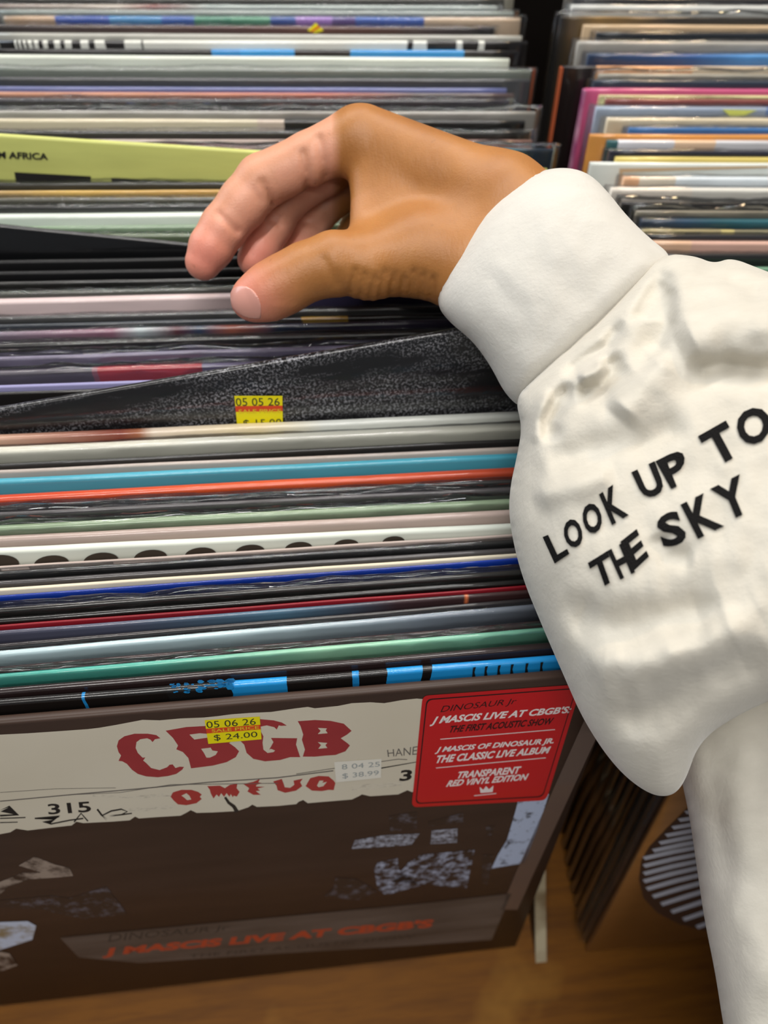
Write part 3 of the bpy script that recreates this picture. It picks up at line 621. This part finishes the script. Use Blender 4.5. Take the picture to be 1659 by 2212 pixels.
# coloured side edges of three sleeves in the second row
def side_edge(rec, M, mat, t, name='spine'):
    link(name, box(-.1584, -.1571, -.0006, t + .0006, .0, .3142, bev=.0003), mat, rec, Matrix(), smooth=False)
side_edge(pink, MP, plain('magenta_edge', '94246c', .45, mott=('d8a0bc', 70)), .0038)
side_edge(ter, MT, plain('terracotta_edge', 'b85c34', .5), .0034)
# ------------------------------------------------------------------ the shopper's arm: implicit surface -> mesh
def surface_nets(D, org, h):
    """mesh of D < 0 on a regular grid"""
    s = D < 0
    nx, ny, nz = D.shape
    c = np.zeros((nx - 1, ny - 1, nz - 1), np.int8)
    for a in (0, 1):
        for b in (0, 1):
            for d in (0, 1): c += s[a:nx - 1 + a, b:ny - 1 + b, d:nz - 1 + d]
    act = (c > 0) & (c < 8); idx = np.argwhere(act)
    num = -np.ones(act.shape, np.int64); num[act] = np.arange(len(idx))
    acc = np.zeros((len(idx), 3)); cnt = np.zeros(len(idx))
    E = []
    for ax in range(3):
        for o1 in (0, 1):
            for o2 in (0, 1):
                p = [0, 0, 0]; oth = [k for k in range(3) if k != ax]; p[oth[0]] = o1; p[oth[1]] = o2
                q = list(p); q[ax] = 1
                a = D[idx[:, 0] + p[0], idx[:, 1] + p[1], idx[:, 2] + p[2]]; b = D[idx[:, 0] + q[0], idx[:, 1] + q[1], idx[:, 2] + q[2]]
                cr = (a < 0) != (b < 0)
                t = np.where(cr, a / np.where(cr, a - b, 1), 0)
                pt = np.tile(np.array(p, float), (len(idx), 1)); pt[:, ax] += t
                acc[cr] += pt[cr]; cnt[cr] += 1
    V = np.array(org) + h * (idx + acc / cnt[:, None])
    for ax in range(3):
        oth = [k for k in range(3) if k != ax]
        sl0 = [slice(None)] * 3; sl1 = [slice(None)] * 3; sl0[ax] = slice(0, -1); sl1[ax] = slice(1, None)
        cr = s[tuple(sl0)] != s[tuple(sl1)]; fl = s[tuple(sl0)]
        e = np.argwhere(cr); e = e[(e[:, oth[0]] > 0) & (e[:, oth[1]] > 0) & (e[:, oth[0]] < D.shape[oth[0]] - 1) & (e[:, oth[1]] < D.shape[oth[1]] - 1)]
        f = fl[e[:, 0], e[:, 1], e[:, 2]]
        def g(d0, d1):
            q = e.copy(); q[:, oth[0]] -= d0; q[:, oth[1]] -= d1; return num[q[:, 0], q[:, 1], q[:, 2]]
        Q = np.stack([g(0, 0), g(1, 0), g(1, 1), g(0, 1)], 1)
        if ax == 1: f = ~f
        Q[~f] = Q[~f][:, ::-1]
        E.append(Q)
    return V, np.concatenate(E)
def seg_d(X, a, b, ra, rb):
    a, b = np.array(a, float), np.array(b, float); ab = b - a
    t = np.clip(((X - a) @ ab) / (ab @ ab), 0, 1)
    return np.linalg.norm(X - a - t[..., None] * ab, axis=-1) - (ra + (rb - ra) * t)
def tri_d(X, a, b, c):
    a, b, c = (np.array(v, float) for v in (a, b, c))
    n = np.cross(b - a, c - a); n /= np.linalg.norm(n)
    d = (X - a) @ n; Q = X - d[..., None] * n
    ins = np.ones(X.shape[:-1], bool)
    for p, q in ((a, b), (b, c), (c, a)): ins &= ((Q - p) @ np.cross(n, q - p)) >= 0
    e = np.minimum(np.minimum(seg_d(X, a, b, 0, 0), seg_d(X, b, c, 0, 0)), seg_d(X, c, a, 0, 0))
    return np.where(ins, np.abs(d), e)
def smin(a, b, k):
    h = np.maximum(k - np.abs(a - b), 0) / k
    return np.minimum(a, b) - h * h * k * .25
def chain(X, pts, k=.002):
    d = None
    for (a, b) in zip(pts, pts[1:]):
        e = seg_d(X, P(*a[:3]), P(*b[:3]), a[3], b[3]); d = e if d is None else smin(d, e, k)
    return d
# joints as image x, image y, distance from the camera, radius
INDEX = [(762, 300, .330, .0120), (668, 344, .334, .0110), (566, 392, .338, .0112), (527, 438, .3395, .0108), (483, 492, .341, .0101), (456, 535, .342, .0096), (439, 566, .343, .0080)]
MIDDLE = [(800, 306, .346, .0110), (705, 372, .353, .0098), (628, 424, .358, .0094), (588, 488, .358, .0091), (562, 538, .357, .0084), (549, 560, .357, .0078)]
RING = [(830, 330, .360, .0108), (765, 400, .370, .0092), (700, 446, .375, .0090), (664, 498, .374, .0086), (640, 560, .371, .0078), (630, 585, .370, .0070)]
LITTLE = [(870, 370, .366, .0095), (820, 440, .380, .0082), (770, 490, .388, .0078), (735, 540, .388, .0072), (712, 585, .386, .0062)]
THUMB = [(905, 545, .322, .0150), (800, 575, .318, .0132), (722, 570, .316, .0123), (660, 588, .3165, .0112), (612, 615, .3175, .0114), (575, 634, .3185, .0108), (545, 647, .3190, .0090)]
CAMN = np.array(tuple(CAM)); RTN, DNN, FWN = (np.array(tuple(c2w(Vector(v)))) for v in ((1, 0, 0), (0, 1, 0), (0, 0, 1)))
def crease(X, a, b, w, amp):
    z_ = (X - CAMN) @ FWN; px = CX + F * ((X - CAMN) @ RTN) / z_; py = CY + F * ((X - CAMN) @ DNN) / z_
    (x0, y0), (x1, y1) = a[:2], b[:2]; L2 = (x1 - x0) ** 2 + (y1 - y0) ** 2
    t = np.clip(((px - x0) * (x1 - x0) + (py - y0) * (y1 - y0)) / L2, 0, 1)
    dd = np.hypot(px - x0 - t * (x1 - x0), py - y0 - t * (y1 - y0)) * z_ / F
    return 1.5 * amp * np.exp(-(dd / w) ** 2) * np.exp(-((z_ - a[2] - .006) / .014) ** 2)
CREASES = [((566, 392, .330), (590, 440, .330), .0012, .0012), ((548, 404, .329), (566, 436, .331), .0010, .0004), ((472, 462, .333), (512, 500, .334), .0014, .0011), ((655, 330, .324), (668, 415, .330), .0018, .0012), ((690, 300, .322), (704, 380, .326), .0018, .0011),
           ((604, 486, .350), (562, 458, .350), .0012, .0009), ((690, 486, .366), (636, 478, .366), .0012, .0008),
           ((590, 598, .306), (600, 650, .306), .0010, .00035), ((604, 590, .306), (616, 650, .306), .0010, .0004), ((618, 588, .306), (630, 655, .306), .001, .0003), ((700, 560, .304), (726, 612, .304), .0016, .0006), ((735, 590, .304), (745, 640, .306), .0013, .0005)]
for i in range(9):
    CREASES.append(((768 + i * 21, 585 + 7 * (i % 3), .303), (750 + i * 22, 660, .310), .0012, .0010))
def hand_field(X):
    """X (...,3) world -> distance, how far the skin belongs to the palm side"""
    fs = [chain(X, c) for c in (INDEX, MIDDLE, RING, LITTLE)]
    th = chain(X, THUMB, .004)
    wr = seg_d(X, P(1085, 450, .322), P(1190, 520, .318), .0195, .0205)
    wr2 = seg_d(X, P(1010, 580, .322), P(1130, 640, .318), .0165, .018)
    body = smin(wr, wr2, .012)
    body = smin(body, seg_d(X, P(788, 300, .331), P(1080, 436, .323), .0128, .0180), .010)
    body = smin(body, seg_d(X, P(805, 310, .348), P(1080, 455, .333), .0120, .0160), .008)
    body = smin(body, seg_d(X, P(840, 335, .362), P(1080, 480, .342), .0110, .0150), .008)
    body = smin(body, seg_d(X, P(875, 372, .368), P(1080, 520, .345), .0100, .0150), .008)
    body = smin(body, seg_d(X, P(905, 548, .323), P(1040, 560, .322), .0160, .0185), .012)
    body = smin(body, tri_d(X, P(800, 312, .338), P(1080, 450, .327), P(905, 550, .325)) - .0105, .010)
    body = smin(body, tri_d(X, P(795, 320, .334), P(790, 540, .322), P(905, 550, .323)) - .0070, .009)
    th_b = smin(body, th, .009)
    fing = fs[0]
    for f in fs[1:]: fing = smin(fing, f, .0012)
    d = smin(th_b, fing, .0055)
    for a, b, w, amp in CREASES: d = d + crease(X, a, b, w, amp)
    return d, fing, th
def bounds(pts, pad):
    q = np.array([tuple(P(*p[:3])) for p in pts]); return q.min(0) - pad, q.max(0) + pad
allp = INDEX + MIDDLE + RING + LITTLE + THUMB + [(1085, 450, .322), (1250, 560, .312), (1250, 690, .312)]
lo, hi = bounds(allp, .024)
hs = .0011
dims = np.ceil((hi - lo) / hs).astype(int)
ax = [lo[i] + hs * np.arange(dims[i]) for i in range(3)]
Dg = np.empty(dims)
for i in range(0, dims[0], 24):
    Xg = np.stack(np.meshgrid(ax[0][i:i + 24], ax[1], ax[2], indexing='ij'), -1)
    Dg[i:i + 24] = hand_field(Xg)[0]
Dg[-1] = Dg[0] = 1; Dg[:, 0] = Dg[:, -1] = 1; Dg[:, :, 0] = Dg[:, :, -1] = 1
V, Q = surface_nets(Dg, lo, hs)
def relax(V, Q, it=2, lam=.5, fix=None):
    e = np.concatenate([Q[:, [0, 1]], Q[:, [1, 2]], Q[:, [2, 3]], Q[:, [3, 0]]])
    for _ in range(it):
        s = np.zeros_like(V); c = np.zeros(len(V))
        np.add.at(s, e[:, 0], V[e[:, 1]]); np.add.at(s, e[:, 1], V[e[:, 0]]); np.add.at(c, e[:, 0], 1); np.add.at(c, e[:, 1], 1)
        W_ = V + lam * (s / np.maximum(c, 1)[:, None] - V)
        if fix is not None: W_[fix] = V[fix]
        V = W_
    return V
V = relax(V, Q, 2, .4)
d_, fing, th_ = hand_field(V)
# skin tone: palm side of the fingers is pinker, knuckles and back are tanned
camv = np.array(tuple(CAM))
palm_pts = [(640, 400, .322, .016), (600, 430, .322, .016), (540, 440, .325, .014), (500, 500, .327, .016), (460, 545, .33, .020), (420, 590, .335, .014), (700, 340, .318, .012), (700, 420, .32, .016), (590, 520, .345, .020), (550, 580, .345, .020), (660, 520, .36, .022), (690, 450, .35, .016), (524, 655, .308, .010)]
pk = np.zeros(len(V))
for x, y, z_, r in palm_pts:
    pk = np.maximum(pk, np.exp(-(np.linalg.norm(V - np.array(tuple(P(x, y, z_))), axis=1) / r) ** 2 * .9))
pk = np.clip((pk * 1.5) * np.clip(1 - (d_ * 0) - np.maximum(0, np.where(fing < th_, 0, .75)) , 0, 1), 0, 1)
pxy = np.array([proj(Vector(v)) for v in V])
tip = np.zeros(len(V))
for x, y, z_ in ((437, 560, .335), (550, 556, .35), (632, 575, .364), (525, 655, .312)):
    tip = np.maximum(tip, np.exp(-(np.linalg.norm(V - np.array(tuple(P(x, y, z_))), axis=1) / .016) ** 2))
web = np.clip((738 - pxy[:, 0]) / 22, 0, 1)
pk = np.where(th_ < fing, pk * .5, np.maximum(pk, .75 * web * (fing < .004)) * web)
edge_dist = None
me = mesh(V, [tuple(int(i) for i in q) for q in Q])
at = me.color_attributes.new('tone', 'FLOAT_COLOR', 'POINT')
at.data.foreach_set('color', np.stack([pk, tip, np.zeros(len(V)), np.ones(len(V))], 1).astype(np.float32).ravel())
t = NT('skin'); an = t.n('ShaderNodeAttribute', attribute_name='tone'); sp = t.n('ShaderNodeSeparateColor'); t.l(an.outputs['Color'], sp.inputs[0])
nz = t.noise(t.coord(), 45, 4, .6)
tan = t.ramp(nz, [(.3, lin('9e6732')), (.7, lin('ae753c'))])
c1 = t.mix(sp.outputs[0], tan, lin('dda084')); c2 = t.mix(sp.outputs[1], c1, lin('dd8a76'))
fk = t.ramp(t.noise(t.coord(), 260, 2), [(.70, (0, 0, 0, 1)), (.78, (1, 1, 1, 1))])
mf = t.n('ShaderNodeMath', operation='MULTIPLY'); t.l(fk, mf.inputs[0]); mf.inputs[1].default_value = .22
c3 = t.mix(mf.outputs[0], c2, lin('6e4422'))
t.l(c3, t.b.inputs['Base Color']); t.b.inputs['Roughness'].default_value = .46
t.b.inputs['Subsurface Weight'].default_value = .12; t.b.inputs['Subsurface Radius'].default_value = (1, .35, .2); t.b.inputs['Subsurface Scale'].default_value = .006
vo = t.n('ShaderNodeTexVoronoi'); vo.inputs['Scale'].default_value = 900; t.l(t.coord((1, 1.6, 1)), vo.inputs['Vector'])
b = t.bump(vo.outputs['Distance'], .12, .0004); b = t.bump(t.noise(t.coord((2.5, 1, 1)), 220, 4, .6), .22, .0008, b); t.l(b, t.b.inputs['Normal'])
person = link('person', me, t.m)
tag(person, 'person reaching into the records with a bare tanned hand and white sweatshirt sleeve', 'person')
# thumbnail: a thin plate lying on the thumb's end
na, nb = (508, 640, .3075), (540, 662, .3055)
def nail_field(X):
    d, f_, th = hand_field(X)
    c = np.array(tuple(P(518, 656, .3095)))
    ux = np.array(tuple((P(566, 664, .31) - P(506, 634, .31)).normalized())); fw = np.array(tuple(c2w(Vector((0, 0, 1))))); uy = np.cross(ux, fw); uy /= np.linalg.norm(uy)
    q = X - c
    e = np.sqrt(((q @ ux) / .0088) ** 2 + ((q @ uy) / .0074) ** 2) - 1
    return np.maximum(np.maximum(chain(X, THUMB, .004) - .00035, e * .006), (q @ fw) - .006)
lo2, hi2 = bounds([(505, 620, .300), (560, 700, .325), (480, 660, .31)], .006)
h2 = .0005; dm = np.ceil((hi2 - lo2) / h2).astype(int); ax = [lo2[i] + h2 * np.arange(dm[i]) for i in range(3)]
D2 = nail_field(np.stack(np.meshgrid(*ax, indexing='ij'), -1))
D2[0] = D2[-1] = 1; D2[:, 0] = D2[:, -1] = 1; D2[:, :, 0] = D2[:, :, -1] = 1
V2, Q2 = surface_nets(D2, lo2, h2); V2 = relax(V2, Q2, 2)
nm = plain('thumbnail', 'd4988a', .3, coat=.4)
link('thumbnail', mesh(V2, [tuple(int(i) for i in q) for q in Q2]), nm, person)
# ------------------------------------------------------------------ cloth: closed padded shapes with folds
def poly_sd(px, py, poly):
    p = np.array(poly, float); q = np.roll(p, -1, 0)
    d = np.full(px.shape, 1e9); ins = np.zeros(px.shape, bool); nx_ = np.zeros(px.shape); ny_ = np.zeros(px.shape)
    for a, b in zip(p, q):
        ab = b - a; t = np.clip(((px - a[0]) * ab[0] + (py - a[1]) * ab[1]) / (ab @ ab), 0, 1)
        cx, cy = a[0] + t * ab[0], a[1] + t * ab[1]; e = np.hypot(px - cx, py - cy)
        mm = e < d; d = np.where(mm, e, d); nx_ = np.where(mm, cx, nx_); ny_ = np.where(mm, cy, ny_)
        cond = ((a[1] > py) != (b[1] > py)) & (px < (b[0] - a[0]) * (py - a[1]) / (b[1] - a[1] + 1e-12) + a[0])
        ins ^= cond
    return d, ins, nx_, ny_
def smooth_poly(pts, it=3):
    p = [np.array(v, float) for v in pts]
    for _ in range(it):
        o = []
        for a, b in zip(p, p[1:] + p[:1]): o += [a * .75 + b * .25, a * .25 + b * .75]
        p = o
    return p
def line_d(px, py, pts):
    d = np.full(px.shape, 1e9); sgn = np.zeros(px.shape); tt = np.zeros(px.shape); L_ = 0
    ln = [math.dist(a, b) for a, b in zip(pts, pts[1:])]; tot = sum(ln)
    for (a, b), l in zip(zip(pts, pts[1:]), ln):
        a, b = np.array(a, float), np.array(b, float); ab = b - a
        t = np.clip(((px - a[0]) * ab[0] + (py - a[1]) * ab[1]) / (ab @ ab), 0, 1)
        ex, ey = px - a[0] - t * ab[0], py - a[1] - t * ab[1]; e = np.hypot(ex, ey); mm = e < d
        d = np.where(mm, e, d); sgn = np.where(mm, np.sign(ab[0] * ey - ab[1] * ex), sgn); tt = np.where(mm, (L_ + t * l) / tot, tt); L_ += l
    return d, sgn, tt
def cloth(name, poly, depth, R_, folds, mat, parent, step=5, seed=0, amp=.0022, Rback=None, box_=None):
    sp_ = smooth_poly(poly); pa = np.array(sp_); x0, y0 = pa.min(0) - step * 2; x1, y1 = pa.max(0) + step * 2
    xs = np.arange(x0, x1, step); ys = np.arange(y0, y1, step); PX, PY = np.meshgrid(xs, ys, indexing='ij')
    d, ins, cx, cy = poly_sd(PX, PY, sp_)
    use = ins | (d < step * .75)
    snap = (~ins) | (d < step * .45)
    X_ = np.where(snap & use, cx, PX); Y_ = np.where(snap & use, cy, PY); dd = np.where(snap, 0, d)
    zc = depth(X_, Y_); r = R_(X_, Y_); dm_ = dd * zc / F
    hh = step * zc / F; phi = np.where(snap, 0, .5 * (2 * dm_ * .035)); inn = ~snap
    for _ in range(1500):
        av = np.zeros_like(phi); av[1:-1, 1:-1] = .25 * (phi[2:, 1:-1] + phi[:-2, 1:-1] + phi[1:-1, 2:] + phi[1:-1, :-2])
        phi = np.where(inn, av + .25 * hh * hh * 2.0 * .5, 0)
    H = np.sqrt(2 * np.maximum(phi, 0)) * 1.15; H = r * np.tanh(H / r)
    Ff = np.zeros_like(H)
    for pts, a_, wl, wr_, taper in folds:
        a_ = a_ * 1.35
        ld, sg, tt = line_d(X_, Y_, pts); w = np.where(sg > 0, wl, wr_)
        env = np.minimum(1, 6 * np.minimum(tt, 1 - tt) + .05) if taper else 1
        Ff += a_ * np.exp(-(ld / (w * 1.25)) ** 2) * env
    nzv = np.array([[noise.fractal(Vector((a * .006 + seed, b * .0045, seed)), .7, 2.1, 3) for b in ys] for a in xs]) * amp
    Ff = (Ff + nzv) * np.clip(dm_ / .012, 0, 1)
    zf = zc - H - Ff; zb = zc + H * (1 if Rback is None else Rback)
    idf = -np.ones(use.shape, int); idb = -np.ones(use.shape, int); Vv = []
    for i, j in np.argwhere(use):
        w = P(X_[i, j], Y_[i, j], zf[i, j]); idf[i, j] = len(Vv); Vv.append(tuple(w))
        if snap[i, j]: idb[i, j] = idf[i, j]
        else: idb[i, j] = len(Vv); Vv.append(tuple(P(X_[i, j], Y_[i, j], zb[i, j])))
    Fc = []
    for i in range(use.shape[0] - 1):
        for j in range(use.shape[1] - 1):
            cs = [(i, j), (i + 1, j), (i + 1, j + 1), (i, j + 1)]
            ok = [c for c in cs if use[c]]
            if len(ok) < 3 or all(snap[c] for c in ok): continue
            Fc.append(tuple(idf[c] for c in ok)[::-1]); Fc.append(tuple(idb[c] for c in ok))
    me = mesh(Vv, Fc); me.validate(); 
    return link(name, me, mat, parent), Vv, Fc
def cloth_mat(name, col, col2, rib=False):
    t = NT(name); n1 = t.noise(t.coord(), 700, 3); n2 = t.noise(t.coord((1, 2, 1)), 60, 4, .6)
    c = t.ramp(n2, [(.3, lin(col)), (.7, lin(col2))]); t.l(c, t.b.inputs['Base Color']); t.b.inputs['Roughness'].default_value = .92
    t.b.inputs['Sheen Weight'].default_value = .25; t.b.inputs['Sheen Roughness'].default_value = .5; t.b.inputs['Specular IOR Level'].default_value = .2
    b = t.bump(n1, .35, .0005); b = t.bump(n2, .25, .0012, b); t.l(b, t.b.inputs['Normal']); return t.m
CLOTH = cloth_mat('white_sweatshirt_fleece', 'bfbaae', 'c9c4b8'); CUFFM = cloth_mat('white_cuff_jersey', 'c8c5bd', 'cecbc3')
sleeve_poly = [(1112, 862), (1150, 820), (1210, 760), (1290, 690), (1370, 610), (1432, 548), (1500, 552), (1542, 570), (1580, 556), (1640, 580), (1720, 610), (1900, 690), (2150, 820), (2350, 1020), (2450, 1300), (2420, 1600), (2250, 1760), (2000, 1640), (1860, 1520), (1720, 1490), (1600, 1540), (1510, 1600), (1480, 1690), (1450, 1722), (1400, 1716), (1330, 1660), (1262, 1560), (1218, 1460), (1170, 1350), (1125, 1240), (1100, 1130), (1100, 1060), (1118, 980), (1128, 920)]
def sdepth(x, y):
    return .300 - .020 * np.clip((y - 700) / 900, 0, 1) - .02 * np.clip((x - 1150) / 500, 0, 1.4)
def sR(x, y): return .040 + .018 * np.clip((y - 800) / 600, 0, 1)
FOLDS = [([(1440, 570), (1400, 640), (1375, 690), (1380, 700)], -.006, 14, 26, True), ([(1400, 590), (1440, 640), (1440, 700), (1410, 760), (1370, 800)], -.005, 30, 16, True),
         ([(1215, 812), (1260, 775), (1310, 745), (1345, 690)], -.006, 12, 14, True), ([(1240, 850), (1300, 838), (1325, 800), (1315, 760)], -.005, 22, 14, True), ([(1250, 820), (1290, 800), (1305, 780)], .004, 12, 12, True),
         ([(1190, 960), (1180, 910), (1200, 860), (1240, 830)], -.005, 18, 14, True), ([(1150, 960), (1160, 900), (1190, 840)], .004, 14, 14, True),
         ([(1330, 900), (1400, 820), (1440, 760)], .005, 40, 30, True), ([(1480, 800), (1560, 790), (1640, 800), (1720, 790)], -.006, 30, 18, True), ([(1460, 740), (1560, 700), (1700, 700)], .006, 50, 40, True),
         ([(1180, 1010), (1260, 970), (1380, 960), (1500, 910)], -.0025, 20, 30, True), ([(1150, 1080), (1240, 1050), (1330, 1020)], .003, 26, 20, True),
         ([(1200, 1320), (1320, 1350), (1450, 1340), (1560, 1300)], -.004, 40, 40, True), ([(1240, 1430), (1350, 1440), (1500, 1400), (1640, 1330)], .005, 50, 40, True), ([(1300, 1560), (1400, 1540), (1500, 1480), (1659, 1400)], -.003, 40, 30, True),
         ([(1500, 580), (1560, 590), (1659, 640)], -.004, 14, 22, True), ([(1420, 1150), (1440, 1200), (1500, 1210)], -.002, 20, 20, True)]
sleeve, SV, SF = cloth('sweatshirt_sleeve', sleeve_poly, sdepth, sR, FOLDS, CLOTH, person, seed=3, amp=.0022)
cuff_poly = [(944, 662), (950, 622), (970, 580), (1000, 522), (1030, 478), (1060, 440), (1100, 408), (1142, 380), (1185, 364), (1235, 362), (1278, 378), (1318, 420), (1350, 462), (1400, 512), (1452, 552), (1440, 590), (1380, 650), (1310, 720), (1240, 790), (1170, 850), (1128, 885), (1090, 850), (1060, 790), (1020, 735), (975, 700)]
def cdepth(x, y): return .315 - .00004 * (x - 1000)
def cR(x, y): return .036 + 0 * x
cuff, CV, CF = cloth('cuff', cuff_poly, cdepth, cR, [([(1120, 850), (1200, 780), (1300, 690), (1400, 590)], .002, 30, 30, False), ([(1080, 620), (1150, 560), (1250, 500)], .0008, 60, 60, True)], CUFFM, sleeve, seed=8, amp=.0012)
# lower fold of the sweatshirt hanging in front of the shopper
body_poly = [(1462, 1640), (1475, 1560), (1530, 1480), (1640, 1400), (1800, 1360), (2150, 1340), (2500, 1500), (2700, 2000), (2800, 2800), (2600, 3300), (2100, 3400), (1760, 3200), (1640, 2750), (1600, 2430), (1562, 2212), (1545, 2100), (1522, 1990), (1506, 1880), (1492, 1780), (1478, 1710)]
body, BV, BF = cloth('sweatshirt_body', body_poly, lambda x, y: .315 + 0 * x - .00002 * (y - 1500), lambda x, y: .045 + 0 * x, [([(1560, 1560), (1540, 1750), (1560, 1950)], -.0015, 40, 40, True), ([(1620, 1500), (1600, 1700), (1640, 1900), (1659, 2200)], .002, 50, 50, True)], CLOTH, person, step=8, seed=11, amp=.0016)
# embroidered letters following the cloth
bvh = BVHTree.FromPolygons(SV, SF)
def on_sleeve(px, py, off):
    r = ray(px, py).normalized(); h_ = bvh.ray_cast(CAM, r)
    q = h_[0] if h_[0] is not None else CAM + ray(px, py) * .27
    return q - r * off
THREAD = plain('black_thread', '0c0b0b', .85, .2, bump=(1500, .6)); 
def subdiv_glyph(ch, bold, n=3):
    import bmesh
    co, fs = glyphs(ch, bold)
    me = mesh([(x, y, 0) for x, y in co], fs); bm = bmesh.new(); bm.from_mesh(me); bpy.data.meshes.remove(me)
    bmesh.ops.triangulate(bm, faces=bm.faces[:])
    for _ in range(5):
        es = [e for e in bm.edges if e.calc_length() > .12]
        if not es: break
        bmesh.ops.subdivide_edges(bm, edges=es, cuts=1); bmesh.ops.triangulate(bm, faces=bm.faces[:])
    bound = [(e.verts[0].index, e.verts[1].index) for e in bm.edges if e.is_boundary] if not bm.verts.index_update() else []
    co = np.array([v.co[:2] for v in bm.verts]); fs = [tuple(v.index for v in f.verts) for f in bm.faces]; bm.free()
    return co, fs, bound
LETTERS = [('L', (1172, 1160), (1205, 1147), (1230, 1196), (1198, 1217)), ('O', (1213, 1128), (1250, 1116), (1264, 1178), (1224, 1186)), ('O', (1253, 1094), (1292, 1082), (1306, 1144), (1266, 1158)), ('K', (1294, 1068), (1328, 1044), (1358, 1112), (1322, 1134)),
           ('U', (1364, 1020), (1414, 996), (1440, 1062), (1392, 1080)), ('P', (1416, 996), (1476, 966), (1486, 1040), (1450, 1056)), ('T', (1508, 942), (1568, 908), (1584, 990), (1566, 998)), ('O', (1588, 886), (1664, 876), (1664, 956), (1596, 962)),
           ('T', (1270, 1216), (1312, 1190), (1324, 1256), (1300, 1268)), ('H', (1312, 1190), (1346, 1172), (1372, 1236), (1340, 1252)), ('E', (1340, 1170), (1376, 1142), (1402, 1202), (1368, 1234)),
           ('S', (1414, 1120), (1464, 1098), (1488, 1170), (1434, 1186)), ('K', (1470, 1090), (1526, 1062), (1564, 1136), (1508, 1164)), ('Y', (1534, 1056), (1598, 1024), (1606, 1110), (1588, 1120))]
for ch, tl, tr, br, bl in LETTERS:
    if ch == 'T': pass
    co, fs, bd = subdiv_glyph(ch, .036)
    if ch in 'TY':   # upright quad of these narrow-footed letters
        w = (Vector(tr) - Vector(tl)); foot = (Vector(br) + Vector(bl)) / 2; br = tuple(foot + w / 2); bl = tuple(foot - w / 2)
    px = quad_map(co, (tl, tr, br, bl))
    n = len(px); vs = [on_sleeve(x, y, .0007) for x, y in px] + [on_sleeve(x, y, -.0006) for x, y in px]
    link('letter', mesh(vs, [f[::-1] for f in fs] + [tuple(i + n for i in f) for f in fs] + [(a, b_, b_ + n, a + n) for a, b_ in bd]), THREAD, sleeve, smooth=False)
